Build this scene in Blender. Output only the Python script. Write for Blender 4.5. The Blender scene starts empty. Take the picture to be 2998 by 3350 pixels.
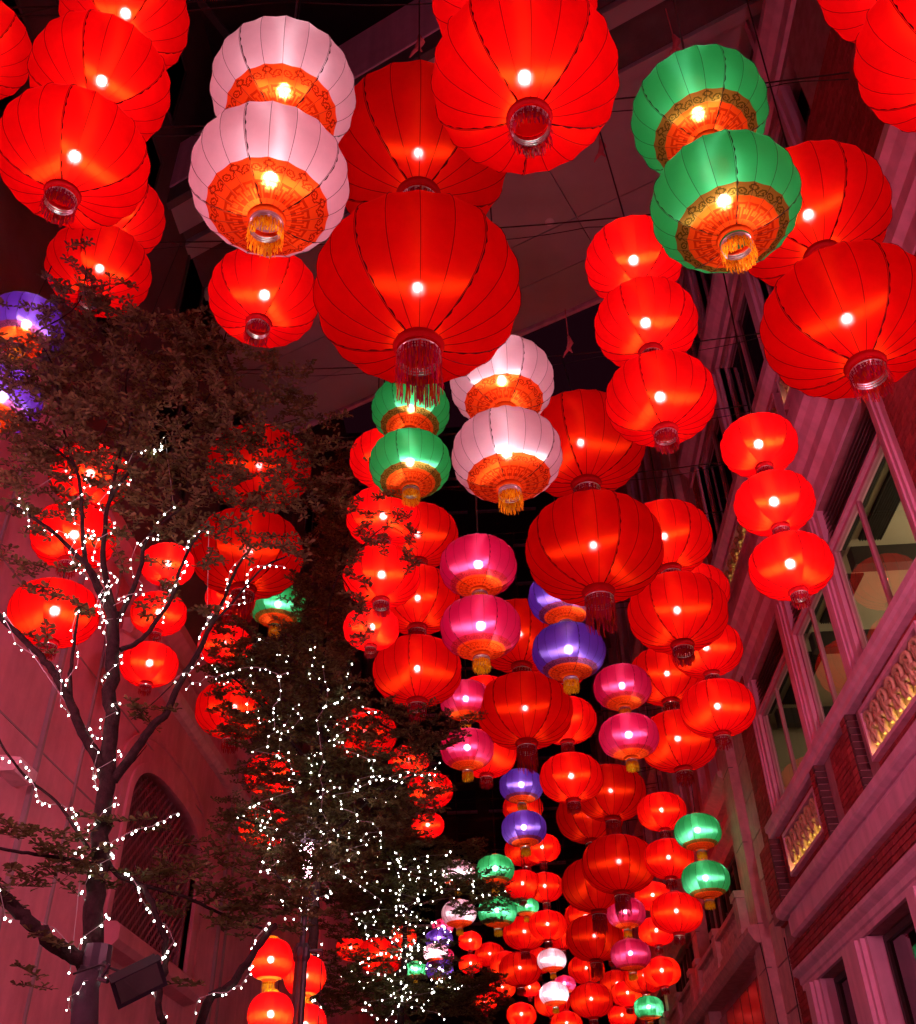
import bpy, math, random
import numpy as np
from mathutils import Vector, Matrix, Euler

random.seed(7)
rng = np.random.default_rng(7)
sc = bpy.context.scene
COL = sc.collection
PI = math.pi

# ------------------------------------------------------------------ camera
F_PX, PITCH, ROLL, YAW = 3224.4, 0.635913, -0.025978, -0.0472441   # measured from the vanishing points
CAM = np.array([0.0, 0.0, 1.6])
FW = np.array([math.sin(YAW) * math.cos(PITCH), math.cos(YAW) * math.cos(PITCH), math.sin(PITCH)])
_r = np.array([math.cos(YAW), -math.sin(YAW), 0.0])
_u = np.cross(_r, FW)
RT = math.cos(ROLL) * _r + math.sin(ROLL) * _u
UP = -math.sin(ROLL) * _r + math.cos(ROLL) * _u
cam = bpy.data.cameras.new('camera')
cam_ob = bpy.data.objects.new('camera', cam)
COL.objects.link(cam_ob)
cam.sensor_fit = 'VERTICAL'
cam.sensor_height = 24.0
cam.lens = 24.0 * F_PX / 3350.0
cam.clip_start, cam.clip_end = 0.05, 600.0
m = Matrix(((RT[0], UP[0], -FW[0], CAM[0]), (RT[1], UP[1], -FW[1], CAM[1]), (RT[2], UP[2], -FW[2], CAM[2]), (0, 0, 0, 1)))
cam_ob.matrix_world = m
sc.camera = cam_ob

# ------------------------------------------------------------------ night sky, exposure
world = bpy.data.worlds.new('World')
sc.world = world
world.use_nodes = True
bg = world.node_tree.nodes['Background']
bg.inputs['Color'].default_value = (1.0, 0.13, 0.36, 1)       # city glow of a clear night
bg.inputs['Strength'].default_value = 0.008
sc.view_settings.view_transform = 'Standard'
sc.view_settings.look = 'None'
sc.view_settings.exposure = 0.0
sc.view_settings.gamma = 1.0
sc.view_settings.use_curve_mapping = False
sc.render.engine = 'CYCLES'
sc.cycles.use_denoising = True
sc.cycles.max_bounces = 8
sc.cycles.diffuse_bounces = 3
sc.cycles.transmission_bounces = 5
sc.cycles.transparent_max_bounces = 24
sc.cycles.sample_clamp_indirect = 4.0
sc.cycles.caustics_reflective = False
sc.cycles.caustics_refractive = False

PXK = 2998.0 / 1820.0


def ray(px, py):
    x, y = px * PXK, py * PXK
    return FW + RT * (x - 1499.0) / F_PX - UP * (y - 1675.0) / F_PX


def at(px, py, dist):
    """the point in the street that lies DIST metres away over the ground, seen at (px, py)"""
    d = ray(px, py)
    d = d / math.hypot(d[0], d[1])
    return CAM + d * dist


# ------------------------------------------------------------------ materials
MATS = {}


def new_mat(name):
    mt = bpy.data.materials.new(name)
    mt.use_nodes = True
    nt = mt.node_tree
    nt.nodes.clear()
    out = nt.nodes.new('ShaderNodeOutputMaterial')
    return mt, nt, out


def N(nt, typ, **kw):
    n = nt.nodes.new(typ)
    for k, v in kw.items():
        setattr(n, k, v)
    return n


def c4(c):
    return (c[0], c[1], c[2], 1.0)


def surf(name, col, rough=0.7, var=0.25, scale=3.0, bump=0.15, metallic=0.0, streak=0.0, spec=0.4, rand=0.0, detail=6.0):
    """a weathered surface: base colour with blotches, fine grain, optional run marks and bump"""
    mt, nt, out = new_mat(name)
    p = N(nt, 'ShaderNodeBsdfPrincipled')
    tc = N(nt, 'ShaderNodeTexCoord')
    geo = N(nt, 'ShaderNodeNewGeometry')
    no = N(nt, 'ShaderNodeTexNoise')
    no.inputs['Scale'].default_value = scale
    no.inputs['Detail'].default_value = detail
    no.inputs['Roughness'].default_value = 0.65
    nt.links.new(geo.outputs['Position'], no.inputs['Vector'])
    ramp = N(nt, 'ShaderNodeMapRange')
    ramp.inputs['From Min'].default_value = 0.3
    ramp.inputs['From Max'].default_value = 0.7
    ramp.inputs['To Min'].default_value = 1.0 - var
    ramp.inputs['To Max'].default_value = 1.0 + var * 0.5
    nt.links.new(no.outputs['Fac'], ramp.inputs['Value'])
    fac = ramp.outputs['Result']
    if streak > 0:
        mp = N(nt, 'ShaderNodeMapping')
        mp.inputs['Scale'].default_value = (2.2, 2.2, 0.12)
        nt.links.new(geo.outputs['Position'], mp.inputs['Vector'])
        n2 = N(nt, 'ShaderNodeTexNoise')
        n2.inputs['Scale'].default_value = 2.5
        n2.inputs['Detail'].default_value = 5.0
        nt.links.new(mp.outputs['Vector'], n2.inputs['Vector'])
        r2 = N(nt, 'ShaderNodeMapRange')
        r2.inputs['From Min'].default_value = 0.35
        r2.inputs['From Max'].default_value = 0.65
        r2.inputs['To Min'].default_value = 1.0 - streak
        r2.inputs['To Max'].default_value = 1.0
        nt.links.new(n2.outputs['Fac'], r2.inputs['Value'])
        mu = N(nt, 'ShaderNodeMath', operation='MULTIPLY')
        nt.links.new(fac, mu.inputs[0])
        nt.links.new(r2.outputs['Result'], mu.inputs[1])
        fac = mu.outputs[0]
    if rand > 0:
        oi = N(nt, 'ShaderNodeObjectInfo')
        r3 = N(nt, 'ShaderNodeMapRange')
        r3.inputs['To Min'].default_value = 1.0 - rand
        r3.inputs['To Max'].default_value = 1.0 + rand
        nt.links.new(oi.outputs['Random'], r3.inputs['Value'])
        isl = N(nt, 'ShaderNodeMapRange')
        isl.inputs['To Min'].default_value = 1.0 - rand
        isl.inputs['To Max'].default_value = 1.0 + rand
        nt.links.new(geo.outputs['Random Per Island'], isl.inputs['Value'])
        mu = N(nt, 'ShaderNodeMath', operation='MULTIPLY')
        nt.links.new(r3.outputs['Result'], mu.inputs[0])
        nt.links.new(isl.outputs['Result'], mu.inputs[1])
        mu2 = N(nt, 'ShaderNodeMath', operation='MULTIPLY')
        nt.links.new(fac, mu2.inputs[0])
        nt.links.new(mu.outputs[0], mu2.inputs[1])
        fac = mu2.outputs[0]
    mix = N(nt, 'ShaderNodeVectorMath', operation='SCALE')
    mix.inputs[0].default_value = col
    nt.links.new(fac, mix.inputs['Scale'])
    nt.links.new(mix.outputs['Vector'], p.inputs['Base Color'])
    p.inputs['Roughness'].default_value = rough
    p.inputs['Metallic'].default_value = metallic
    p.inputs['Specular IOR Level'].default_value = spec
    if bump > 0:
        nb = N(nt, 'ShaderNodeTexNoise')
        nb.inputs['Scale'].default_value = 60.0
        nb.inputs['Detail'].default_value = 4.0
        nt.links.new(geo.outputs['Position'], nb.inputs['Vector'])
        b = N(nt, 'ShaderNodeBump')
        b.inputs['Strength'].default_value = bump
        b.inputs['Distance'].default_value = 0.01
        nt.links.new(nb.outputs['Fac'], b.inputs['Height'])
        nt.links.new(b.outputs['Normal'], p.inputs['Normal'])
    nt.links.new(p.outputs['BSDF'], out.inputs['Surface'])
    MATS[name] = mt
    return mt


def emit(name, col, strength):
    mt, nt, out = new_mat(name)
    e = N(nt, 'ShaderNodeEmission')
    e.inputs['Color'].default_value = c4(col)
    e.inputs['Strength'].default_value = strength
    nt.links.new(e.outputs['Emission'], out.inputs['Surface'])
    MATS[name] = mt
    return mt


def fabric(name, col, streak_col, tint, trans=0.13, streak=0.30, body=0.62):
    """satin lantern cloth: light from the bulb is scattered through the weave. Two fibre lobes (weft and warp,
    from the 'thread' attribute) give the bright streaks, a translucent lobe the even glow, and the loose weave
    lets a little light straight through."""
    mt, nt, out = new_mat(name)
    at_ = N(nt, 'ShaderNodeAttribute', attribute_name='thread')
    vt = N(nt, 'ShaderNodeVectorTransform', vector_type='VECTOR', convert_from='OBJECT', convert_to='WORLD')
    nt.links.new(at_.outputs['Vector'], vt.inputs['Vector'])
    geo = N(nt, 'ShaderNodeNewGeometry')
    warp = N(nt, 'ShaderNodeVectorMath', operation='CROSS_PRODUCT')
    nt.links.new(geo.outputs['True Normal'], warp.inputs[0])
    nt.links.new(vt.outputs['Vector'], warp.inputs[1])
    # wear: cloth is uneven, with faint vertical slubs
    tc = N(nt, 'ShaderNodeTexCoord')
    no = N(nt, 'ShaderNodeTexNoise')
    no.inputs['Scale'].default_value = 5.0
    no.inputs['Detail'].default_value = 5.0
    no.inputs['Roughness'].default_value = 0.7
    mp = N(nt, 'ShaderNodeMapping')
    oi = N(nt, 'ShaderNodeObjectInfo')
    rv = N(nt, 'ShaderNodeVectorMath', operation='SCALE')
    rv.inputs[0].default_value = (37.0, 51.0, 13.0)
    nt.links.new(oi.outputs['Random'], rv.inputs['Scale'])
    nt.links.new(tc.outputs['Object'], mp.inputs['Vector'])
    nt.links.new(rv.outputs['Vector'], mp.inputs['Location'])
    nt.links.new(mp.outputs['Vector'], no.inputs['Vector'])
    mr = N(nt, 'ShaderNodeMapRange')
    mr.inputs['From Min'].default_value = 0.25
    mr.inputs['From Max'].default_value = 0.75
    mr.inputs['To Min'].default_value = 0.82
    mr.inputs['To Max'].default_value = 1.12
    nt.links.new(no.outputs['Fac'], mr.inputs['Value'])
    cs = N(nt, 'ShaderNodeVectorMath', operation='SCALE')
    cs.inputs[0].default_value = col
    nt.links.new(mr.outputs['Result'], cs.inputs['Scale'])
    # fine creases of the stretched cloth
    wv = N(nt, 'ShaderNodeTexNoise')
    wv.inputs['Scale'].default_value = 22.0
    wv.inputs['Detail'].default_value = 3.0
    nt.links.new(mp.outputs['Vector'], wv.inputs['Vector'])
    bp = N(nt, 'ShaderNodeBump')
    bp.inputs['Strength'].default_value = 0.12
    bp.inputs['Distance'].default_value = 0.01
    nt.links.new(wv.outputs['Fac'], bp.inputs['Height'])

    tl = N(nt, 'ShaderNodeBsdfTranslucent')
    nt.links.new(cs.outputs['Vector'], tl.inputs['Color'])
    df = N(nt, 'ShaderNodeBsdfDiffuse')
    nt.links.new(cs.outputs['Vector'], df.inputs['Color'])
    nt.links.new(bp.outputs['Normal'], df.inputs['Normal'])
    h1 = N(nt, 'ShaderNodeBsdfHair', component='Transmission')
    h1.inputs['Color'].default_value = c4(streak_col)
    h1.inputs['RoughnessU'].default_value = 0.024
    h1.inputs['RoughnessV'].default_value = 0.6
    nt.links.new(warp.outputs['Vector'], h1.inputs['Tangent'])
    h2 = N(nt, 'ShaderNodeBsdfHair', component='Transmission')
    h2.inputs['Color'].default_value = c4(streak_col)
    h2.inputs['RoughnessU'].default_value = 0.022
    h2.inputs['RoughnessV'].default_value = 0.7
    nt.links.new(vt.outputs['Vector'], h2.inputs['Tangent'])
    tr = N(nt, 'ShaderNodeBsdfTransparent')
    tr.inputs['Color'].default_value = c4(tint)

    def mixs(f, a, b):
        mx = N(nt, 'ShaderNodeMixShader')
        mx.inputs[0].default_value = f
        nt.links.new(a, mx.inputs[1])
        nt.links.new(b, mx.inputs[2])
        return mx.outputs[0]
    hh = mixs(0.13, h1.outputs[0], h2.outputs[0])
    h3 = N(nt, 'ShaderNodeBsdfHair', component='Transmission')      # loose forward scatter: the cloth dims towards its rim
    nt.links.new(cs.outputs['Vector'], h3.inputs['Color'])
    h3.inputs['RoughnessU'].default_value = 0.30
    h3.inputs['RoughnessV'].default_value = 0.55
    nt.links.new(warp.outputs['Vector'], h3.inputs['Tangent'])
    base = mixs(0.20, mixs(0.62, tl.outputs[0], h3.outputs[0]), df.outputs[0])
    s = mixs(streak, base, hh)
    rf = N(nt, 'ShaderNodeBsdfRefraction')
    rf.inputs['Color'].default_value = c4(tint)
    rf.inputs['IOR'].default_value = 1.07
    rf.inputs['Roughness'].default_value = 0.65
    s = mixs(trans, s, mixs(0.5, tr.outputs[0], rf.outputs[0]))
    nt.links.new(s, out.inputs['Surface'])
    MATS[name] = mt
    return mt


def glass(name, col=(0.9, 0.9, 0.9), refl=0.10):
    mt, nt, out = new_mat(name)
    tr = N(nt, 'ShaderNodeBsdfTransparent')
    tr.inputs['Color'].default_value = c4(col)
    gl = N(nt, 'ShaderNodeBsdfGlossy')
    gl.inputs['Roughness'].default_value = 0.02
    gl.inputs['Color'].default_value = (0.9, 0.9, 0.9, 1)
    fr = N(nt, 'ShaderNodeFresnel')
    fr.inputs['IOR'].default_value = 1.5
    ad = N(nt, 'ShaderNodeMath', operation='ADD', use_clamp=True)
    ad.inputs[1].default_value = refl
    nt.links.new(fr.outputs[0], ad.inputs[0])
    mx = N(nt, 'ShaderNodeMixShader')
    nt.links.new(ad.outputs[0], mx.inputs[0])
    nt.links.new(tr.outputs[0], mx.inputs[1])
    nt.links.new(gl.outputs[0], mx.inputs[2])
    nt.links.new(mx.outputs[0], out.inputs['Surface'])
    MATS[name] = mt
    return mt


def thin(name, col, tl=0.5, rand=0.25, spec=0.35):
    """thin stuff lit from either side: leaves, fringe threads"""
    mt, nt, out = new_mat(name)
    geo = N(nt, 'ShaderNodeNewGeometry')
    hsv = N(nt, 'ShaderNodeHueSaturation')
    hsv.inputs['Color'].default_value = c4(col)
    mr = N(nt, 'ShaderNodeMapRange')
    mr.inputs['To Min'].default_value = 1.0 - rand
    mr.inputs['To Max'].default_value = 1.0 + rand
    nt.links.new(geo.outputs['Random Per Island'], mr.inputs['Value'])
    nt.links.new(mr.outputs['Result'], hsv.inputs['Value'])
    mh = N(nt, 'ShaderNodeMapRange')
    mh.inputs['To Min'].default_value = 0.47
    mh.inputs['To Max'].default_value = 0.52
    nt.links.new(geo.outputs['Random Per Island'], mh.inputs['Value'])
    nt.links.new(mh.outputs['Result'], hsv.inputs['Hue'])
    p = N(nt, 'ShaderNodeBsdfPrincipled')
    p.inputs['Roughness'].default_value = 0.6
    p.inputs['Specular IOR Level'].default_value = spec
    nt.links.new(hsv.outputs['Color'], p.inputs['Base Color'])
    t = N(nt, 'ShaderNodeBsdfTranslucent')
    nt.links.new(hsv.outputs['Color'], t.inputs['Color'])
    mx = N(nt, 'ShaderNodeMixShader')
    mx.inputs[0].default_value = tl
    nt.links.new(p.outputs[0], mx.inputs[1])
    nt.links.new(t.outputs[0], mx.inputs[2])
    nt.links.new(mx.outputs[0], out.inputs['Surface'])
    MATS[name] = mt
    return mt


# ------------------------------------------------------------------ mesh helpers
class MB:
    def __init__(self):
        self.v, self.f, self.mi = [], [], []

    def quad(self, a, b, c, d, mi=0):
        n = len(self.v)
        self.v += [tuple(a), tuple(b), tuple(c), tuple(d)]
        self.f.append((n, n + 1, n + 2, n + 3))
        self.mi.append(mi)
        return self

    def box(self, x0, x1, y0, y1, z0, z1, mi=0):
        if x0 > x1: x0, x1 = x1, x0
        if y0 > y1: y0, y1 = y1, y0
        if z0 > z1: z0, z1 = z1, z0
        n = len(self.v)
        self.v += [(x0, y0, z0), (x1, y0, z0), (x1, y1, z0), (x0, y1, z0), (x0, y0, z1), (x1, y0, z1), (x1, y1, z1), (x0, y1, z1)]
        for q in ((0, 3, 2, 1), (4, 5, 6, 7), (0, 1, 5, 4), (1, 2, 6, 5), (2, 3, 7, 6), (3, 0, 4, 7)):
            self.f.append(tuple(n + i for i in q))
            self.mi.append(mi)
        return self

    def prism(self, prof, y0, y1):
        """a moulding: closed profile of (x, z) run along y"""
        n, k = len(self.v), len(prof)
        self.v += [(x, y0, z) for x, z in prof] + [(x, y1, z) for x, z in prof]
        for i in range(k):
            j = (i + 1) % k
            self.f.append((n + i, n + j, n + k + j, n + k + i)); self.mi.append(0)
        self.f.append(tuple(n + i for i in reversed(range(k)))); self.mi.append(0)
        self.f.append(tuple(n + k + i for i in range(k))); self.mi.append(0)
        return self

    def tube(self, pts, rad, n=6, cap=True):
        pts = [np.asarray(p, float) for p in pts]
        if not hasattr(rad, '__len__'):
            rad = [rad] * len(pts)
        prev, base = None, len(self.v)
        for i, p in enumerate(pts):
            t = pts[min(i + 1, len(pts) - 1)] - pts[max(i - 1, 0)]
            t = t / (np.linalg.norm(t) + 1e-9)
            a = np.array([0, 0, 1.0]) if abs(t[2]) < 0.9 else np.array([1.0, 0, 0])
            if prev is not None:
                a = prev
            u = a - t * np.dot(a, t)
            u = u / (np.linalg.norm(u) + 1e-9)
            prev = u
            w = np.cross(t, u)
            for k in range(n):
                an = 2 * PI * k / n
                self.v.append(tuple(p + rad[i] * (math.cos(an) * u + math.sin(an) * w)))
        for i in range(len(pts) - 1):
            for k in range(n):
                a0 = base + i * n + k
                a1 = base + i * n + (k + 1) % n
                self.f.append((a0, a1, a1 + n, a0 + n)); self.mi.append(0)
        if cap:
            self.f.append(tuple(base + k for k in reversed(range(n)))); self.mi.append(0)
            e = base + (len(pts) - 1) * n
            self.f.append(tuple(e + k for k in range(n))); self.mi.append(0)
        return self

    def lathe(self, prof, n=16, c=(0, 0, 0), flute=0.0):
        base = len(self.v)
        for r, z in prof:
            for k in range(n):
                an = 2 * PI * k / n
                rr = r * (1 - flute * (k % 2))
                self.v.append((c[0] + rr * math.cos(an), c[1] + rr * math.sin(an), c[2] + z))
        for i in range(len(prof) - 1):
            for k in range(n):
                a0 = base + i * n + k
                a1 = base + i * n + (k + 1) % n
                self.f.append((a0, a1, a1 + n, a0 + n)); self.mi.append(0)
        return self

    def torus(self, R, r, z, n=24, k=5, c=(0, 0)):
        pts = [(c[0] + R * math.cos(2 * PI * i / n), c[1] + R * math.sin(2 * PI * i / n), z) for i in range(n + 1)]
        return self.tube(pts, r, k, cap=False)

    def mesh(self, name, mats, smooth=False):
        me = bpy.data.meshes.new(name)
        me.from_pydata(self.v, [], self.f)
        if not isinstance(mats, (list, tuple)):
            mats = [mats]
        for mm in mats:
            me.materials.append(mm)
        if len(mats) > 1:
            me.polygons.foreach_set('material_index', self.mi)
        if smooth:
            me.polygons.foreach_set('use_smooth', [True] * len(me.polygons))
        me.update()
        return me

    def build(self, name, mats, parent=None, smooth=False, loc=None):
        return link(name, self.mesh(name, mats, smooth), parent, loc)


def link(name, me, parent=None, loc=None):
    o = bpy.data.objects.new(name, me)
    COL.objects.link(o)
    if parent is not None:
        o.parent = parent
    if loc is not None:
        o.location = loc
    return o


def thing(name, label, cat, loc=(0, 0, 0), rz=0.0, group=None):
    o = bpy.data.objects.new(name, None)
    COL.objects.link(o)
    o.location = loc
    o.rotation_euler = (0, 0, rz)
    o.empty_display_size = 0.2
    return tag(o, label, cat, group)


def tag(o, label, cat, group=None):
    o['label'] = label
    o['category'] = cat
    if group:
        o['group'] = group
    return o


def struct(o):
    o['kind'] = 'structure'
    return o


def stuff(o):
    o['kind'] = 'stuff'
    return o


# ------------------------------------------------------------------ palette
mortar = surf('mortar', (0.40, 0.22, 0.24), 0.9, 0.3, 4, 0.3)
brick_m = surf('red_brick', (0.40, 0.060, 0.065), 0.85, 0.3, 9, 0.4, rand=0.22)
brick_dark = surf('dark_brick', (0.10, 0.05, 0.05), 0.8, 0.3, 9, 0.4, rand=0.25)
trim_m = surf('painted_trim', (0.85, 0.50, 0.66), 0.55, 0.12, 2.5, 0.08, streak=0.18)
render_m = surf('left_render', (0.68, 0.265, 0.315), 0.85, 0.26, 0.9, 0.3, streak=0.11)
render_joint = surf('left_joint', (0.30, 0.23, 0.23), 0.85, 0.2, 2, 0.1)
stone_m = surf('pale_stone', (0.74, 0.47, 0.48), 0.8, 0.22, 5, 0.25, rand=0.08, streak=0.15)
soffit_m = surf('soffit_panel', (0.42, 0.40, 0.40), 0.6, 0.10, 1.0, 0.04, rand=0.10)
soffit_dk = surf('soffit_dark', (0.10, 0.09, 0.09), 0.7, 0.3, 2, 0.1)
black_m = surf('dark_soffit', (0.03, 0.02, 0.02), 0.6, 0.4, 1.5, 0.1)
frame_dk = surf('dark_frame', (0.06, 0.045, 0.045), 0.5, 0.2, 4, 0.05)
louver_m = surf('louver_paint', (0.22, 0.12, 0.13), 0.55, 0.2, 3, 0.05)
room_m = surf('room_paint', (0.64, 0.56, 0.41), 0.85, 0.08, 1.5, 0.0)
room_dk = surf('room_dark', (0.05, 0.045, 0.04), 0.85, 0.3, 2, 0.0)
gold_m = surf('gold_ornament', (0.72, 0.56, 0.34), 0.55, 0.25, 8, 0.1)
paving_m = surf('paving', (0.36, 0.34, 0.32), 0.75, 0.2, 2, 0.2, rand=0.12)
metal_dk = surf('black_metal', (0.025, 0.022, 0.03), 0.45, 0.3, 6, 0.1)
silver_m = surf('silver_wire', (0.75, 0.75, 0.75), 0.3, 0.1, 6, 0.0, metallic=0.9)
cord_m = surf('black_cord', (0.02, 0.018, 0.018), 0.7, 0.3, 6, 0.0)
bark_m = surf('bark', (0.024, 0.015, 0.014), 0.9, 0.6, 16, 1.0, spec=.1)
glass_m = glass('window_glass', (0.80, 0.80, 0.74), 0.15)
pane_frame_m = surf('pane_frame_paint', (0.52, 0.20, 0.32), 0.5, 0.12, 3, 0.05)
glass_dk = glass('dark_glass', (0.30, 0.28, 0.28), 0.08)
leaf_m = thin('leaf', (0.120, 0.112, 0.040), 0.45, 0.5)
panel_gloss = surf('polished_panel', (0.50, 0.13, 0.15), 0.12, 0.2, 2, 0.0, spec=0.6)
sign_m = surf('sign_face', (0.16, 0.07, 0.13), 0.4, 0.15, 3, 0.0)

# ------------------------------------------------------------------ ground
g = MB()
g.box(-40, 40, -30, 140, -0.3, -0.02)
struct(g.build('ground', mortar))
pv = MB()
for iy in range(-6, 60):
    for ix in range(-7, 7):
        x0, y0 = ix * 0.86, iy * 0.86
        pv.box(x0 + 0.004, x0 + 0.855, y0 + 0.004, y0 + 0.855, -0.02, 0.0 + 0.002 * ((ix * 7 + iy * 13) % 3))
stuff(pv.build('paving', paving_m))

XR, XL = 5.0, -6.0


def zr(r, x=5.0):
    return 1.6 + r * x


# ------------------------------------------------------------------ right-hand brick building
BB = thing('brick_building', 'red brick building with mauve trim, lit windows and scroll panels', 'building', (XR, 12, 0))
OFF = Vector((XR, 12, 0))


def bpart(mb, name, mats, parent=BB, smooth=False, kind=None):
    mb.v = [(a - OFF.x, b - OFF.y, c - OFF.z) for a, b, c in mb.v] if parent is BB else [(a - OFF.x, b - OFF.y, c - OFF.z) for a, b, c in mb.v]
    o = mb.build(name, mats, parent, smooth)
    if kind:
        o['kind'] = kind
    return o


YB0, YB1 = 1.5, 20.0
GW0, GW1 = 0.9, 5.0          # ground windows
SW0, SW1 = 7.94, 9.885       # first-floor windows
WY0, WY1 = 10.0, 18.55
# backing wall, opening by opening
w = MB()
w.box(5.02, 5.35, YB0, YB1, 0, GW0)
w.box(5.02, 5.35, 19.0, YB1, GW0, 5.35)
w.box(5.02, 5.35, YB0, 4.2, GW0, 5.35)
w.box(5.02, 5.35, YB0, YB1, 5.0, 6.2)
w.box(5.02, 5.35, YB0, YB1, 6.2, SW0 - 0.02)
w.box(5.02, 5.35, WY1 + .55, YB1, SW0, 10.65)
w.box(5.02, 5.35, YB0, WY0 - .4, SW0, 10.65)
w.box(5.02, 5.35, YB0, YB1, 10.65, 13.9)
w.box(5.02, 5.35, YB0, 8.6, 13.9, 30)
w.box(5.02, 5.35, 19.2, YB1, 13.9, 30)
w.box(5.02, 5.35, 8.6, 19.2, 16.6, 18.0)
w.box(5.02, 5.35, 8.6, 19.2, 20.7, 22.2)
w.box(5.02, 5.35, 8.6, 19.2, 24.6, 30)
w.box(5.0, 14, YB0, YB1, 30, 30.3)
w.box(5.35, 14, YB1 - .2, YB1, 0, 30)
bpart(w, 'wall', mortar)

# bricks: list of (y, z, x_front) then the 300 nearest singly, the rest as one part
BL, BH = 0.25, 0.088
cells = []


def field(y0, y1, z0, z1, x=5.02):
    nrow = max(1, int(round((z1 - z0) / BH)))
    for r_ in range(nrow):
        z = z0 + (r_ + 0.5) * (z1 - z0) / nrow
        off = 0.5 * BL * (r_ % 2)
        y = y0 - off
        while y < y1:
            a, b = max(y, y0), min(y + BL, y1)
            if b - a > 0.05:
                cells.append((0.5 * (a + b), z, x, b - a))
            y += BL


field(4.0, 20.0, 5.38, 5.84)
field(19.1, 20.0, 2.2, 5.34)
# piers between the sills and the lower cornice step back one after the other
field(18.95, 20.0, 6.2, 12.3, 4.98)
field(15.4, 18.9, 6.2, 7.58)
field(13.95, 15.0, 6.2, 7.58)
field(4.0, 13.1, 6.2, 7.58)
field(3.5, 9.6, 7.60, 15.0)
field(19.2, 20.0, 12.4, 22.0)
holes = [(15.97, 18.27, 6.74, 7.36), (10.6, 13.0, 6.74, 7.36), (5.6, 8.0, 6.74, 7.36)]
cells = [c for c in cells if not any(h[0] - .02 < c[0] < h[1] + .02 and h[2] - .02 < c[1] < h[3] + .02 for h in holes)]
inview = [c for c in cells if 0 <= np.dot(np.array([c[2], c[0], c[1]]) - CAM, FW)]


def on_screen(p):
    d = np.asarray(p, float) - CAM
    z = d @ FW
    if z <= 0: return False
    x, y = 1499 + F_PX * (d @ RT) / z, 1675 - F_PX * (d @ UP) / z
    return -40 < x < 3040 and -40 < y < 3390


def bdist(c):
    p = (c[2], c[0], c[1])
    return (0 if on_screen(p) else 1000) + float(np.linalg.norm(np.array(p) - CAM))


full = sorted([c for c in cells if c[3] > BL - 0.01], key=bdist)[:300]
fs = set(id(c) for c in full)
bm_ = MB()
bm_.box(-0.022, 0.05, -BL / 2 + .006, BL / 2 - .006, -BH / 2 + .006, BH / 2 - .006)
bme = bm_.mesh('brick', brick_m)
for c in full:
    o = link('brick', bme, BB, (c[2] - OFF.x + random.uniform(-.003, .003), c[0] - OFF.y, c[1]))
rest = MB()
for c in cells:
    if id(c) not in fs:
        j = random.uniform(-.003, .003)
        rest.box(c[2] - .022 + j, c[2] + .05, c[0] - c[3] / 2 + .006, c[0] + c[3] / 2 - .006, c[1] - BH / 2 + .006, c[1] + BH / 2 - .006)
bpart(rest, 'brickwork', brick_m, kind='stuff')

# dark soldier bricks on the near ends of the raised piers
for (ye, x0, x1, z0, z1, nm) in ((18.95, 4.80, 5.02, 6.42, 7.56, 0), (15.4, 4.84, 5.02, 6.42, 7.58, 1), (13.5, 4.86, 5.02, 6.42, 7.58, 2)):
    n = int((z1 - z0) / 0.1)
    core = MB()
    core.box(x0 + .02, x1, ye + .01, ye + (0.95 if nm == 0 else 0.30), z0 - .2, z1)
    bpart(core, 'pier', mortar)
    sb = MB()
    sb.box(x0, x1 - .004, -.012, .06, -.043, .043)
    sme = None
    for k in range(n):
        z = z0 + (k + .5) * (z1 - z0) / n
        if sme is None:
            sb.v = [(a - OFF.x, b, c) for a, b, c in sb.v]
            sme = sb.mesh('dark_brick', brick_dark)
        link('dark_brick', sme, BB, (0, ye - OFF.y, z))
    fb = MB()
    for k in range(n):
        z = z0 + (k + .5) * (z1 - z0) / n
        wd = 0.94 if nm == 0 else 0.29
        q = 0
        yy = ye + .065
        while yy < ye + wd - .03:
            y2 = min(yy + BL, ye + wd)
            fb.box(x0, x0 + .04, yy + .006, y2 - .006, z - .043, z + .043)
            yy = y2
    bpart(fb, 'pier_bricks', brick_m, kind='stuff')

# mouldings -----------------------------------------------------------
mo = MB()
mo.prism([(5.03, 5.0), (4.96, 5.0), (4.96, 5.08), (4.93, 5.10), (4.93, 5.19), (4.86, 5.24), (4.84, 5.27), (4.84, 5.33), (4.97, 5.37), (5.03, 5.37)], YB0, 19.35)
bpart(mo, 'window_head', trim_m)
mo = MB()
mo.prism([(5.03, 5.80), (4.90, 5.80), (4.85, 5.84), (4.85, 6.10), (4.90, 6.16), (4.90, 6.19), (5.03, 6.19)], YB0, 18.95)
bpart(mo, 'cornice', trim_m)
mo = MB()
mo.prism([(5.03, 6.195), (4.86, 6.195), (4.78, 6.24), (4.76, 6.27), (4.76, 6.37), (4.99, 6.42), (5.03, 6.42)], YB0, 19.4)
bpart(mo, 'cornice_cap', trim_m)
mo = MB()
mo.prism([(5.03, 7.59), (4.90, 7.59), (4.86, 7.62), (4.86, 7.70), (4.82, 7.74), (4.82, 7.84), (4.86, 7.87), (4.92, 7.935), (5.03, 7.935)], 9.2, 19.15)
bpart(mo, 'window_sill', trim_m)
mo = MB()
mo.prism([(5.03, 10.66), (4.97, 10.66), (4.97, 10.95), (4.93, 11.0), (4.88, 11.05), (4.88, 11.25), (4.80, 11.35), (4.74, 11.5), (4.66, 11.58), (4.66, 11.72), (4.70, 11.78), (5.03, 11.84)], YB0, 20.0)
bpart(mo, 'upper_cornice', trim_m)
mo = MB()
mo.prism([(5.03, 12.3), (4.94, 12.3), (4.94, 12.55), (5.03, 12.56)], 9.0, 19.95)
bpart(mo, 'string_course', trim_m)
mo = MB()
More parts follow.
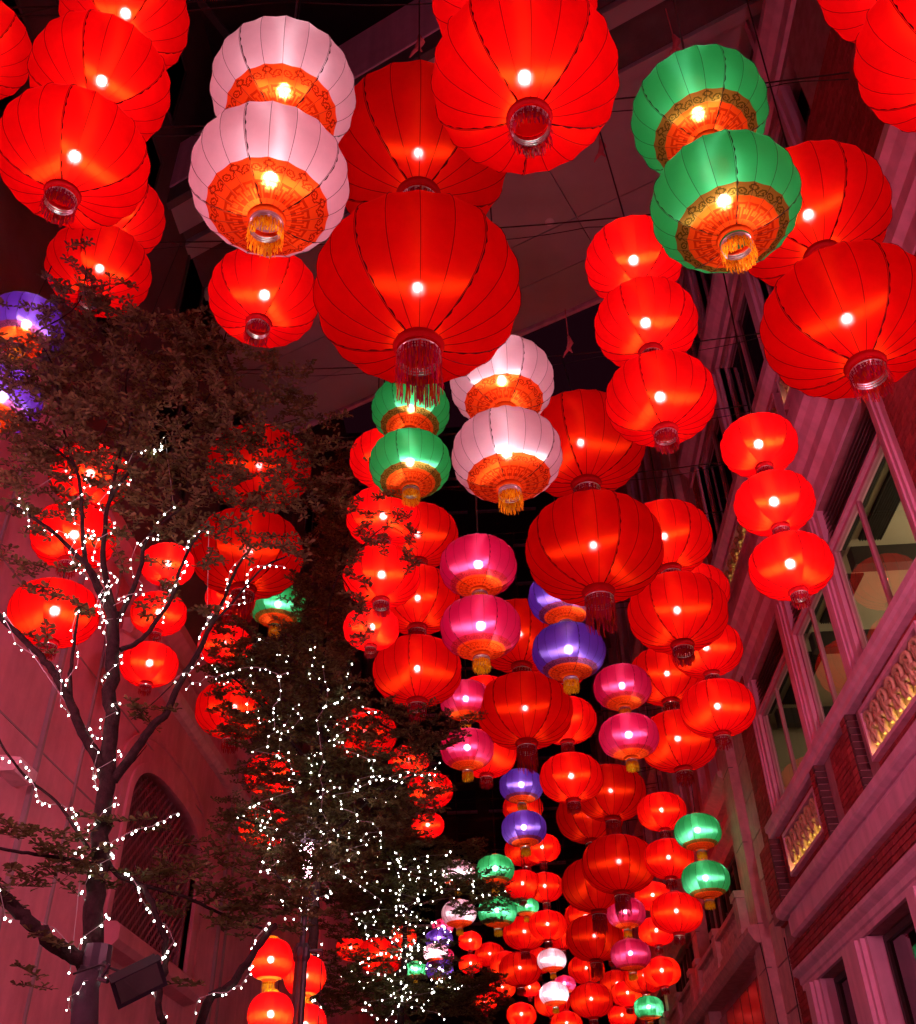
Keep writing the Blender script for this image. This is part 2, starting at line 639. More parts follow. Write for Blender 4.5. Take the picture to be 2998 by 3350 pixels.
mo.prism([(5.03, 13.42), (4.92, 13.42), (4.84, 13.52), (4.80, 13.60), (4.80, 13.80), (4.85, 13.9), (5.03, 13.9)], 8.4, 19.6)
bpart(mo, 'upper_sill', trim_m)
for zc in (16.75, 20.9, 24.8):
    mo = MB()
    mo.prism([(5.03, zc), (4.94, zc), (4.94, zc + .3), (4.84, zc + .42), (4.74, zc + .6), (4.74, zc + .78), (5.03, zc + .85)], YB0, 20.0)
    bpart(mo, 'floor_band', trim_m)


# ground-floor windows ---------------------------------------------------
def window(y0, y1, z0, z1, mull=(), parent=BB, x=5.10, fr=0.06, pane_m=glass_m, frame_m=frame_dk, dep=0.08, name='window'):
    root = None
    f = MB()
    ys = [y0] + list(mull) + [y1]
    f.box(x, x + dep, y0, y1, z0, z0 + fr)
    f.box(x, x + dep, y0, y1, z1 - fr, z1)
    for i, y in enumerate(ys):
        a = y if i == 0 else (y - fr if i == len(ys) - 1 else y - fr / 2)
        f.box(x + .002, x + dep - .002, a, a + fr, z0 + fr, z1 - fr)
    fo = bpart(f, name, frame_m, parent)
    for i in range(len(ys) - 1):
        p = MB()
        xx = x + dep * .5
        a, b = ys[i] + fr * .4, ys[i + 1] - fr * .4
        q4 = [(xx, a, z0 + fr * .5), (xx, b, z0 + fr * .5), (xx, b, z1 - fr * .5), (xx, a, z1 - fr * .5)]
        p.quad(*(q4 if x < 0 else q4[::-1]))
        po = p.build('pane', pane_m)
        po.data.transform(Matrix.Translation(-OFF))
        po.parent = fo
    return fo


def boxes(name, m_, lst, parent=None):
    for b_ in lst:
        bpart(MB().box(*b_), name, m_, parent or BB)


def rect_trim(y0, y1, z0, z1, wd, x0, x1, name='window_trim', m_=trim_m, steps=1):
    for (ya, sg) in ((y1, 1), (y0, -1)):
        t = MB()
        for s_ in range(steps):
            e = wd * (1 - s_ / steps)
            xa = x0 + (x1 - x0) * (steps - 1 - s_) / steps * .8
            t.box(xa, x1 + .1, ya, ya + sg * e * (1 if s_ == 0 else .97), z0 + .001 * s_, z1 - .001 * s_)
        bpart(t, name, m_)


gw = [(16.55, 18.27), (13.35, 15.38), (10.7, 12.6), (8.0, 9.9), (5.3, 7.2)]
for (a, b) in gw:
    window(a, b, GW0, GW1 - .02, (), x=5.22, fr=0.09, pane_m=glass_dk, dep=.1)
edges = [(18.27, 19.06), (15.38, 16.55), (12.6, 13.35), (9.9, 10.7), (7.2, 8.0), (4.2, 5.3)]
for (a, b) in edges:
    t = MB()
    t.box(5.0, 5.33, a, b, 0, 4.995)
    t.box(4.93, 5.0, a + .12, b - .12, 0, 4.992)
    t.box(4.87, 4.93, a + .22, b - .22, 0, 4.988)
    bpart(t, 'window_jamb', trim_m)
rm = MB()
rm.box(7.5, 7.6, YB0, YB1, 0, 5.2)
rm.box(5.4, 7.5, YB0, YB1, 5.22, 5.3)
rm.box(5.4, 7.5, 19.6, 19.7, 0, 5.2)
bpart(rm, 'shop_interior', room_dk)

# first-floor windows with transoms, louvres and the lit room behind --------
bays = [(15.98, 18.52), (13.40, 15.28), (10.06, 12.72)]
bays = [(16.0, 18.52), (13.4, 15.28), (10.05, 12.72)]
mulls = [17.27, 14.35, 11.40]
for (a, b), mu in zip(bays, mulls):
    window(a, b, SW0, SW1, (mu,), x=5.06, fr=0.065, frame_m=pane_frame_m, dep=.07)
    # louvre above each window: separate slats in a frame
    nsl = 8
    sl = MB()
    sl.prism([(-.028, -.052), (-.018, -.052), (.05, .018), (.04, .018)], 0.01, 0.99)
    for k in range(nsl):
        z = SW1 + .05 + (k + .5) * (10.65 - SW1 - .07) / nsl
        key = 'slat'
        if 'slat_me' not in globals():
            slat_me = sl.mesh('slat', louver_m)
        o = link('slat', slat_me, BB, (0.10, a - OFF.y, z))
        o.scale = (1, b - a, 1)
    lb = MB()
    lb.box(5.22, 5.26, a, b, SW1, 10.66)
    bpart(lb, 'louver_back', room_dk)
    lf = MB()
    lf.box(5.0, 5.2, a, b, SW1 - .005, SW1 + .05)
    bpart(lf, 'transom', trim_m)
for (a, b) in ((18.53, 19.1), (15.29, 15.99), (12.73, 13.39), (9.6, 10.04)):
    t = MB()
    t.box(5.0, 5.17, a, b, SW0 - .005, 10.655)
    mgn = min(.16, (b - a) * .28)
    t.box(4.965, 5.0, a + mgn, b - mgn, SW0 - .002, 10.65)
    t.box(4.94, 4.965, a + mgn * 1.6, b - mgn * 1.6, SW0 - .001, 10.648)
    bpart(t, 'window_jamb', trim_m)
ro = MB()
ro.box(5.36, 10.0, 9.4, 19.3, 10.02, 10.12)
ro.box(9.9, 10.0, 9.4, 19.3, 7.5, 10.02)
ro.box(5.36, 10.0, 19.3, 19.4, 7.5, 10.1)
ro.box(5.36, 10.0, 9.3, 9.4, 7.5, 10.1)
ro.box(5.36, 10.0, 9.4, 19.3, 7.4, 7.5)
bpart(ro, 'room', room_m)
gr = MB()
for (a, b) in ((10.3, 12.6), (13.6, 15.1), (16.2, 18.3)):
    gr.box(5.45, 5.80, a, b, 9.98, 10.015)
    for k in range(9):
        gr.box(5.46 + k * .038, 5.475 + k * .038, a, b, 9.955, 9.98)
bpart(gr, 'ceiling_grille', room_dk)
bo = MB()
for y in (9.9, 12.95, 15.6, 18.7):
    bo.box(5.40, 9.8, y - .12, y + .12, 9.70, 10.018)
bpart(bo, 'ceiling_beam', frame_dk)
lamp_glow = emit('warm_lamp_shade', (1.0, 0.72, 0.22), 2.6)
for y in (10.7, 11.5):
    lm = thing('wall_lamp', 'small yellow wall lamp glowing inside the first floor window, ' + ('nearer' if y < 11 else 'further') + ' of two', 'lamp', (6.3, y, 8.95), 0, 'wall lamps in the lit room')
    s_ = MB().lathe([(0.05, -.1), (0.075, .1)], 12)
    s_.build('lamp_shade', lamp_glow, lm, True)
    MB().box(0.0, 0.02, -.02, .02, -.3, -.1).build('lamp_stem', frame_dk, lm)


def point(name, loc, col, watt, rad=0.08):
    l = bpy.data.lights.new(name, 'POINT')
    l.energy = watt
    l.color = col
    l.shadow_soft_size = rad
    o = bpy.data.objects.new(name, l)
    COL.objects.link(o)
    o.location = loc
    return o


point('room_light', (7.6, 11.5, 8.6), (1.0, 0.88, 0.62), 105, 0.2)
point('room_light', (7.6, 15.5, 8.6), (1.0, 0.84, 0.60), 36, 0.2)

# scroll panels, lit from their own sill -------------------------------------
strip_glow = emit('panel_lamp', (1.0, 0.74, 0.16), 15.0)


def spiral(cy, cz, r, turns, sgn, a0, n=22):
    return [(cy + sgn * r * (1 - .85 * i / n) * math.cos(a0 + turns * 2 * PI * i / n), cz + r * (1 - .85 * i / n) * math.sin(a0 + turns * 2 * PI * i / n)) for i in range(n + 1)]


def scroll_panel(y0, y1, z0, z1, xb=4.995, unit=.36, mat=gold_m, lit=True, nm='scroll_panel', fr_m=trim_m):
    fr = MB()
    fr.box(4.90, 5.02, y0 - .06, y1 + .06, z1, z1 + .06)
    fr.box(4.90, 5.02, y0 - .06, y1 + .06, z0 - .06, z0)
    fr.box(4.901, 5.02, y0 - .06, y0, z0, z1)
    fr.box(4.901, 5.02, y1, y1 + .06, z0, z1)
    fo = bpart(fr, nm, fr_m)
    bk = MB().box(xb, xb + .03, y0, y1, z0, z1)
    bo_ = bpart(bk, 'panel_back', mat, fo)
    n = max(2, int(round((y1 - y0) / unit)))
    h = z1 - z0
    for k in range(n):
        s_ = MB()
        u = (y1 - y0) / n
        yc = y0 + (k + .5) * u
        for (sg, zc, a0) in ((1, z0 + h * .70, 0.5), (-1, z0 + h * .33, 0.5)):
            pts = [(xb - .045, a, b) for a, b in spiral(yc + sg * u * .16, zc, h * .25, 1.4, sg, a0)]
            s_.tube(pts, [.042 - .016 * i / len(pts) for i in range(len(pts))], 6)
        s_.tube([(xb - .04, yc - u * .48, z0 + .02), (xb - .06, yc, z0 + h * .5), (xb - .04, yc + u * .48, z1 - .02)], .036, 5)
        bpart(s_, 'scroll', mat, fo, True)
    if lit:
        st = MB().box(4.950, 4.985, y0 + .03, y1 - .03, z0 + .002, z0 + .006)
        bpart(st, 'lamp_strip', strip_glow, fo)
    return fo


for h in holes:
    scroll_panel(*h)
strip2 = emit('frieze_lamp', (1.0, 0.78, 0.25), 9.0)
strip_glow_keep = strip_glow
strip_glow = strip2
for (a, b) in ((16.0, 19.0), (12.9, 15.6), (9.8, 12.5)):
    scroll_panel(a, b, 12.70, 13.22, unit=.42, nm='frieze_panel')
strip_glow = strip_glow_keep
bk = MB().box(5.16, 5.2, YB0, YB1, 12.56, 13.42)
bpart(bk, 'frieze_back', louver_m)

# upper floors ------------------------------------------------------------
for zf, zt in ((13.9, 16.6), (18.0, 20.7), (22.2, 24.6)):
    for (a, b) in ((16.2, 19.0), (12.8, 15.6), (9.4, 12.2)):
        window(a, b, zf, zt, ((a + b) / 2,), x=5.08, fr=.08, pane_m=glass_dk, frame_m=trim_m, dep=.1)
        rect_trim(a, b, zf, zt, .28, 4.93, 5.05, steps=2)
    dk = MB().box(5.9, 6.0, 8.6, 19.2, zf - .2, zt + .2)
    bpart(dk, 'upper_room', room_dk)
    for y in (15.9, 12.5):
        pl = MB()
        pl.box(4.90, 5.33, y - .28, y + .28, zf, zt)
        pl.box(4.84, 4.90, y - .14, y + .14, zf, zt - .003)
        bpart(pl, 'pilaster', trim_m)

# stone pilaster at the far corner of the brick building -----------------------
SPL = thing('stone_pilaster', 'tall pale stone pilaster of stacked blocks at the corner of the brick building', 'pilaster', (5.1, 20.6, 0))
bl = MB().box(-.1, .35, -.575, .575, -.390, .390)
blm = bl.mesh('stone_block', stone_m)
for k in range(26):
    o = link('stone_block', blm, SPL, (random.uniform(-.004, .004), 0, 0.42 + k * .815))
MB().box(-.06, .33, -.54, .54, 0, 21.6).build('core', render_joint, SPL)
# drain pipe and loose cables beside it
cb = MB()
cb.tube([(4.96, 19.95, 0), (4.95, 19.97, 4.0), (4.96, 19.9, 5.7), (4.93, 19.8, 6.0)], .012, 5)
cb.tube([(4.77, 21.0, 0), (4.77, 21.02, 3.6), (4.80, 20.98, 4.4), (4.77, 21.0, 5.6), (4.76, 21.1, 6.2)], .012, 5)
tag(cb.build('loose_cable', cord_m), 'thin black cables trailing down the stone pilaster', 'cable')

# ------------------------------------------------------------------ second building on the right: balconies
SB = thing('stone_building', 'pale stone building with balustraded balconies beyond the brick building', 'building', (5, 30, 0))
OFF = Vector((5, 30, 0))


def spart(mb, name, mats, parent=None, smooth=False):
    return bpart(mb, name, mats, parent or SB, smooth)


YS = [21.1, 28.6, 36.1, 43.6, 51.1]
wl = MB()
wl.box(5.12, 5.5, 21.12, 58.6, 0, 7.35)
wl.box(5.12, 5.5, 21.12, 58.6, 8.75, 12.2)
wl.box(5.12, 5.5, 21.12, 58.6, 13.9, 16.0)
wl.box(5.12, 5.5, 21.12, 58.6, 18.0, 28.0)
spart(wl, 'wall', render_m)
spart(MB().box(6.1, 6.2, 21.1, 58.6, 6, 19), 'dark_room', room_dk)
for y in YS:
    p = MB()
    p.box(4.80, 5.13, y, y + .75, 0, 24)
    p.box(4.86, 5.13, y + .75, y + 1.25, 0, 24)
    spart(p, 'pilaster', stone_m)
    for z in (2.5, 4.1, 5.75, 6.57, 8.19, 9.82, 11.4, 13.0, 14.6):
        j = MB().box(4.795, 4.9, y - .004, y + .754, z - .012, z + .012)
        spart(j, 'joint', render_joint)
    a, b = y + .75, y + 7.5
    # balcony slab with its moulded edge
    s_ = MB()
    s_.prism([(5.13, 6.22), (4.72, 6.22), (4.66, 6.28), (4.62, 6.36), (4.58, 6.42), (4.58, 6.52), (4.66, 6.56), (5.13, 6.56)], a - .72, b)
    bal = spart(s_, 'balcony', stone_m)
    # polished shop header under the balcony
    h_ = MB()
    h_.box(5.04, 5.12, a + .5, b - .1, 4.9, 6.0)
    spart(h_, 'polished_panel', panel_gloss)
    for q in range(1, 6):
        yy = a + .5 + q * (b - a - .6) / 6
        spart(MB().box(5.032, 5.05, yy - .01, yy + .01, 4.9, 6.0), 'panel_joint', frame_dk)
    m2 = MB()
    m2.prism([(5.13, 4.6), (4.98, 4.6), (4.94, 4.68), (4.94, 4.8), (5.0, 4.9), (5.13, 4.9)], a + .45, b)
    spart(m2, 'header_moulding', trim_m)
    spart(MB().box(5.06, 5.13, a + .6, b - .3, .5, 4.58), 'shop_window', glass_dk)
    # balustrade
    for yp in (a + .05, a + 3.25, a + 6.35):
        pp = MB()
        pp.box(4.62, 4.92, yp, yp + .42, 6.56, 7.28)
        pp.box(4.58, 4.96, yp - .05, yp + .47, 7.28, 7.42)
        pp.box(4.60, 4.94, yp - .02, yp + .44, 6.56, 6.66)
        spart(pp, 'balustrade_post', stone_m, bal)
    rl = MB()
    rl.prism([(4.64, 7.14), (4.90, 7.14), (4.92, 7.20), (4.88, 7.27), (4.66, 7.27), (4.62, 7.20)], a + .4, b)
    rl.box(4.66, 4.88, a + .4, b, 6.56, 6.68)
    spart(rl, 'handrail', stone_m, bal)
    prof = [(.05, 0), (.05, .04), (.035, .06), (.06, .14), (.075, .2), (.05, .3), (.03, .36), (.045, .42), (.05, .46)]
    if y < 30:
        bme2 = MB().lathe(prof, 10).mesh('baluster', stone_m, True)
    for sp in ((a + .47, a + 3.25), (a + 3.67, a + 6.35)):
        nb = 11
        for k in range(nb):
            link('baluster', bme2, bal, (4.77 - OFF.x, sp[0] + (k + .5) * (sp[1] - sp[0]) / nb - OFF.y, 6.68))
    # scroll bracket beside the pilaster
    br = MB()
    br.prism([(5.12, 6.6), (4.90, 6.6), (4.86, 6.75), (4.96, 6.95), (4.98, 7.15), (4.90, 7.35), (4.94, 7.45), (5.12, 7.45)], a + .02 - .7, a - .3)
    spart(br, 'bracket', stone_m)
    for zf, zt in ((7.35, 8.75), (12.2, 13.9), (16.0, 18.0)):
        for q in range(2):
            y0, y1 = a + .6 + q * 3.15, a + .6 + q * 3.15 + 2.6
            window(y0, y1, zf + .02, zt - .02, (y0 + .87, y0 + 1.74), SB, x=5.16, fr=.08, pane_m=glass_dk, frame_m=trim_m if zf > 9 else frame_dk, dep=.1)
    for zc, pr in ((8.75, .28), (9.7, .42), (14.2, .3), (18.4, .4)):
        mm = MB()
        mm.prism([(5.13, zc), (5.12 - pr * .4, zc), (5.12 - pr * .55, zc + .12), (5.12 - pr, zc + .22), (5.12 - pr, zc + .34), (5.13, zc + .4)], a, b + .01)
        spart(mm, 'cornice', stone_m)
    # tall ribbed pilaster strips of the upper storeys
    for q in range(5):
        rb = MB()
        yy = a + .3 + q * 1.55
        rb.box(4.98, 5.13, yy, yy + .22, 10.12, 24)
        rb.box(4.94, 4.98, yy + .06, yy + .16, 10.12, 24)
        spart(rb, 'pilaster_strip', trim_m)
SB_END = 58.6

# ------------------------------------------------------------------ left-hand building
OFF = Vector((XL, 20, 0))
LB = thing('rendered_building', 'pink lit rendered building with an arched lattice opening behind the trees', 'building', (XL, 20, 0))


def lpart(mb, name, mats, parent=None, smooth=False):
    return bpart(mb, name, mats, parent or LB, smooth)


AY0, AY1, AZ0, ASP = 14.75, 18.65, 5.45, 7.20      # arch opening: springing line ASP
AC, AR = (AY0 + AY1) / 2, (AY1 - AY0) / 2
ARZ = 0.86


def cpow(v):
    return math.copysign(abs(v) ** .74, v)

                     # a flat, three-centred crown
wl = MB()
wl.box(-6.4, -6.0, -4, AY0, 0, 10.3)
wl.box(-6.4, -6.0, AY1, 60, 0, 10.3)
wl.box(-6.4, -6.0, AY0, AY1, 0, AZ0)
segs = 24
for k in range(segs):
    a0, a1 = PI - PI * k / segs, PI - PI * (k + 1) / segs
    y0, y1 = AC + AR * cpow(math.cos(a0)), AC + AR * cpow(math.cos(a1))
    za, zb = ASP + ARZ * cpow(math.sin(a0)), ASP + ARZ * cpow(math.sin(a1))
    n = len(wl.v)
    wl.v += [(-6.0, y0, za), (-6.0, y1, zb), (-6.0, y1, 10.3), (-6.0, y0, 10.3), (-6.4, y0, za), (-6.4, y1, zb)]
    wl.f += [(n, n + 1, n + 2, n + 3), (n, n + 4, n + 5, n + 1)]
    wl.mi += [0, 0]
lpart(wl, 'wall', render_m)
lpart(MB().box(-6.9, -6.85, AY0 - .3, AY1 + .3, AZ0 - .3, 8.6), 'arch_back', surf('arch_recess', (.16, .08, .08), .8, .2, 3, 0))


def arch_band(r0, r1, x0, x1, name, mt):
    b = MB()
    pts = []
    for k in range(segs + 1):
        a = PI - PI * k / segs
        pts.append((cpow(math.cos(a)), cpow(math.sin(a))))

    def P(q, e):
        return (AC + (AR + e) * q[0], ASP + (ARZ + e) * q[1])
    chain_in = [(AY0 - r0, AZ0)] + [P(q, r0) for q in pts] + [(AY1 + r0, AZ0)]
    chain_out = [(AY0 - r1, AZ0)] + [P(q, r1) for q in pts] + [(AY1 + r1, AZ0)]
    for i in range(len(chain_in) - 1):
        a, b_, c, d = chain_in[i], chain_in[i + 1], chain_out[i + 1], chain_out[i]
        b.quad((x1, a[0], a[1]), (x1, b_[0], b_[1]), (x1, c[0], c[1]), (x1, d[0], d[1]))
        b.quad((x0, d[0], d[1]), (x1, d[0], d[1]), (x1, c[0], c[1]), (x0, c[0], c[1]))
        b.quad((x0, a[0], a[1]), (x0, b_[0], b_[1]), (x1, b_[0], b_[1]), (x1, a[0], a[1]))
    return lpart(b, name, mt)


arch_band(0.0, .16, -6.3, -5.93, 'arch_moulding', render_m)
arch_band(.16, .38, -6.02, -5.97, 'arch_surround', render_m)
arch_band(.55, .63, -6.02, -5.96, 'hood_mould', render_m)
sl = MB()
sl.prism([(-6.02, 5.02), (-5.78, 5.08), (-5.70, 5.16), (-5.70, 5.34), (-5.76, 5.40), (-6.3, 5.46), (-6.3, 5.02)], AY0 - .15, AY1 + .3)
lpart(sl, 'arch_sill', render_m)
la = MB()


def inside(y, z):
    if y < AY0 or y > AY1 or z < AZ0: return False
    if z <= ASP: return True
    return abs((y - AC) / AR) ** 2.7 + abs((z - ASP) / ARZ) ** 2.7 < 1


lat_m = surf('lattice_paint', (0.27, 0.11, 0.13), 0.6, 0.2, 4, 0.1)


def lattice_run(p, d, step, wid, x):
    run = []
    t = 0
    while t < 8:
        q = (p[0] + d[0] * t, p[1] + d[1] * t)
        if inside(*q):
            run.append(q)
        elif len(run) > 1:
            break
        t += step
    if len(run) > 1:
        bar = MB()
        bar.tube([(x, run[0][0], run[0][1]), (x, run[-1][0], run[-1][1])], wid, 4)
        lpart(bar, 'lattice_bar', lat_m)


for k in range(34):
    lattice_run((AY0 - 3 + k * .22, AZ0), (.72, .69), .04, .022, -6.12)
for k in range(42):
    lattice_run((AY0 + k * .095, AZ0), (0.0, 1.0), .04, .010, -6.17)
for k in range(24):
    lattice_run((AY0, AZ0 + .05 + k * .11), (1.0, 0.0), .04, .007, -6.19)
lpart(MB().box(-6.16, -6.09, AY1 - .10, AY1 - .002, AZ0, ASP), 'lattice_frame', lat_m)
lpart(MB().box(-6.16, -6.09, AY0 + .002, AY0 + .08, AZ0, ASP), 'lattice_frame', lat_m)
# pipes, joints and ledges of the plain wall
for y, wd, pr in ((11.55, .07, .06), (12.8, .05, .03), (9.4, .05, .03), (20.4, .10, .06), (21.0, .06, .04), (24.5, .4, .12), (31.5, .4, .12)):
    lpart(MB().box(-6.0, -6.0 + pr, y, y + wd, 0, 10.29), 'wall_strip', render_joint if pr < .1 else render_m)
for z in (3.3, 6.75, 8.35):
    lpart(MB().box(-6.0, -5.992, -3, AY0 - .9 if z < 8 else 30, z, z + .025), 'wall_joint', render_joint)
lg = MB()
lg.prism([(-6.02, 9.35), (-5.9, 9.35), (-5.82, 9.45), (-5.82, 9.62), (-5.88, 9.7), (-6.02, 9.7)], 13.3, 24)
lpart(lg, 'ledge', stone_m)
lg = MB()
lg.prism([(-6.02, 10.25), (-5.93, 10.25), (-5.84, 10.4), (-5.76, 10.5), (-5.76, 10.7), (-6.5, 10.75), (-6.5, 10.31), (-6.02, 10.31)], -4, 60)
lpart(lg, 'eaves_cornice', render_m)
for (a, b) in ((19.6, 21.6), (25.5, 27.5), (28.6, 30.6)):
    pnl = MB()
    for (y0, y1, z0, z1) in ((a, a + .1, 1.2, 4.6), (b - .1, b, 1.2, 4.6), (a + .1, b - .1, 1.2, 1.3), (a + .1, b - .1, 4.5, 4.6)):
        pnl.box(-6.0, -5.96, y0, y1, z0, z1)
    lpart(pnl, 'panel_moulding', render_m)
# upper storeys set back a little, dark windows
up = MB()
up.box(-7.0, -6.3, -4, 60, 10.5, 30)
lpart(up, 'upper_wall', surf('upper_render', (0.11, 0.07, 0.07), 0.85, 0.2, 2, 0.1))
for zf in (13.6, 17.0, 20.4):
    for k in range(12):
        y = 5 + k * 4.2
        window(y, y + 2.2, zf, zf + 2.1, (y + 1.1,), LB, x=-6.34, fr=.08, pane_m=glass_dk, frame_m=frame_dk, dep=.08)
# sconce lantern box on the wall
bx = thing('wall_lantern', 'pale hexagonal lantern box fixed to the pink wall behind the branches', 'lantern', (-5.82, 12.9, 8.9))
MB().lathe([(0.0, -.32), (.16, -.30), (.24, .12), (.24, .16), (.10, .30), (0, .34)], 6).build('lamp_body', stone_m, bx)
MB().box(-.2, -.05, -.04, .04, -.1, .1).build('bracket', trim_m, bx)
br_ = thing('wall_bracket_box', 'cream bracket box jutting from the wall at the left edge', 'bracket', (-5.9, 10.95, 6.22))
MB().prism([(-.1, -.1), (.12, -.1), (.17, -.04), (.17, .06), (-.1, .1)], -.25, .25).build('box', stone_m, br_)

# ------------------------------------------------------------------ the bridge soffit overhead
H = 19.0
k_ = H - 1.6
du, dv = np.array([.894, -.447]), np.array([.447, .894])


def suv(u, v, z):
    q = du * u * k_ + dv * v * k_
    return (q[0], q[1], z)


SF = thing('bridge_soffit', 'panelled underside of a link bridge crossing above the street', 'bridge')


def sbox(mb, u0, u1, v0, v1, z0, z1):
    n = len(mb.v)
    mb.v += [suv(u0, v0, z0), suv(u1, v0, z0), suv(u1, v1, z0), suv(u0, v1, z0), suv(u0, v0, z1), suv(u1, v0, z1), suv(u1, v1, z1), suv(u0, v1, z1)]
    for q in ((0, 3, 2, 1), (4, 5, 6, 7), (0, 1, 5, 4), (1, 2, 6, 5), (2, 3, 7, 6), (3, 0, 4, 7)):
        mb.f.append(tuple(n + i for i in q)); mb.mi.append(0)
    return mb


ulines = [-1.19, -.715, -.235, .24]
vl = [.60, .735, .80, .866]
gp = .0007
for i in range(len(ulines) - 1):
    for j in range(len(vl) - 1):
        p = MB()
        sbox(p, ulines[i] + gp, ulines[i + 1] - gp, vl[j] + gp, vl[j + 1] - gp, H, H + .06)
        p.build('soffit_panel', soffit_m, SF)
sbox(MB(), -1.2, .25, .45, .868, H + .062, H + 1.6).build('deck', trim_m, SF)
sbox(MB(), -1.2, .25, .8665, .872, H - .08, H + 1.62).build('edge_trim', trim_m, SF)
for (v0, v1, z0, m_, nm) in ((.585, .598, -.16, soffit_m, 'soffit_beam'), (.535, .5845, -.05, soffit_dk, 'soffit_strip'), (.515, .534, -.24, soffit_m, 'soffit_beam'),
                             (.498, .513, -.10, soffit_dk, 'soffit_groove'), (.462, .497, -.30, soffit_m, 'soffit_beam'), (.452, .461, -.45, soffit_dk, 'soffit_beam')):
    sbox(MB(), -1.2, .25, v0, v1, H + z0, H + .06).build(nm, m_, SF)
for (px, py) in ((1092, 440), (517, 712)):
    d = ray(px, py)
    q = CAM + d * (k_ / d[2])
    dl = thing('downlight', 'unlit round downlight in the bridge soffit, ' + ('right of the big central lantern' if px > 800 else 'above the left tree crown'), 'downlight', (q[0], q[1], H), 0, 'unlit downlights in the soffit')
    MB().lathe([(0, -.03), (.085, -.03), (.10, -.015), (.10, .0)], 20).build('lens', surf('downlight_lens', (.8, .78, .78), .4, .05, 2, 0), dl, True)
UC = thing('upper_canopy', 'dark underside of a canopy above the near end of the street', 'canopy')
sbox(MB(), -1.6, .36, -.5, .60, 25.0, 25.6).build('canopy_slab', black_m, UC)
for i in range(6):
    sbox(MB(), -1.6 + i * .33, -1.59 + i * .33, -.5, .60, 24.93, 25.0).build('canopy_joint', soffit_dk, UC)

# ------------------------------------------------------------------ buildings that close the street
OFF = Vector((0, 64, 0))
TW = thing('apartment_tower', 'dark apartment tower with unlit windows closing the end of the street', 'tower', (0, 64, 0))
tw_m = surf('tower_wall', (0.06, 0.05, 0.05), 0.85, 0.3, 1.0, 0.1)
bpart(MB().box(-14, 12, 64, 78, 0, 58), 'wall', tw_m, TW)
tme = MB().box(-.9, .9, -.06, .02, -.7, .7).mesh('window', glass_dk)
tsill = MB().box(-1.0, 1.0, -.25, .0, -.85, -.72).mesh('sill', trim_m)
for iz in range(15):
    for ix in range(9):
        wv = link('window', tme, TW, (-11.5 + ix * 2.75, -.02, 4 + iz * 3.5))
        link('sill', tsill, wv)

# ------------------------------------------------------------------ lanterns
NG = 20            # ribs round a lantern
PANEL = 4          # gores to a width of cloth


def prof_z(r, b=0.36, n=2.3):
    return b * (1 - (2 * r) ** n) ** (1 / n)


R_RIM = 0.108
rz_list = []
_t0 = math.acos(R_RIM / .5)
ROWS = 18
PROF = []
for i in range(ROWS + 1):
    t = -1 + 2 * i / ROWS
    a = math.asin(max(-1, min(1, math.copysign(abs(t) ** .9, t)))) * (_t0 / (PI / 2)) if False else t * _t0
    r = .5 * math.cos(a)
    z = math.copysign(prof_z(max(min(r, .4999999), 0)), t)
    if abs(t) < 1e-9: r, z = .5, 0.0
    PROF.append((r, z))


def thread_of(phi_c, n):
    w_ = np.array([-math.sin(phi_c), math.cos(phi_c), 0.0])
    w_ = w_ - n * np.dot(w_, n)
    return w_ / (np.linalg.norm(w_) + 1e-9)


def shell(prof, mats, name, gores=NG, cols=1, pick=None):
    """the cloth: flat between ribs, each vertex strip split at the ribs; pick(row, col) -> material index"""
    V, Fc, MI, TH = [], [], [], []
    nrow = len(prof) - 1
    for g_ in range(gores):
        p0, p1 = 2 * PI * g_ / gores, 2 * PI * (g_ + 1) / gores
        phi_c = 2 * PI * (g_ // PANEL + .5) * PANEL / gores
        base = len(V)
        for (r, z) in prof:
            a = np.array([r * math.cos(p0), r * math.sin(p0), z])
            b = np.array([r * math.cos(p1), r * math.sin(p1), z])
            for c in range(cols + 1):
                q = a + (b - a) * c / cols
                sag = 1 - .012 * math.sin(PI * c / cols) if cols > 1 else 1
                V.append((q[0] * sag, q[1] * sag, q[2]))
        for i in range(nrow):
            for c in range(cols):
                v0 = base + i * (cols + 1) + c
                v1 = v0 + cols + 1
                Fc.append((v0, v0 + 1, v1 + 1, v1))
                MI.append(pick(i, g_, c) if pick else 0)
        pm = (p0 + p1) / 2
        for i, (r, z) in enumerate(prof):
            i0, i1 = max(i - 1, 0), min(i + 1, nrow)
            dr, dz = prof[i1][0] - prof[i0][0], prof[i1][1] - prof[i0][1]
            n = np.array([dz * math.cos(pm), dz * math.sin(pm), -dr])
            n = n / (np.linalg.norm(n) + 1e-9)
            th = thread_of(phi_c, n)
            TH += [tuple(th)] * (cols + 1)
    me = bpy.data.meshes.new(name)
    me.from_pydata(V, [], Fc)
    for mm in mats:
        me.materials.append(mm)
    me.polygons.foreach_set('material_index', MI)
    me.polygons.foreach_set('use_smooth', [True] * len(me.polygons))
    at_ = me.attributes.new('thread', 'FLOAT_VECTOR', 'POINT')
    at_.data.foreach_set('vector', np.array(TH, 'f').ravel())
    me.update()
    return me


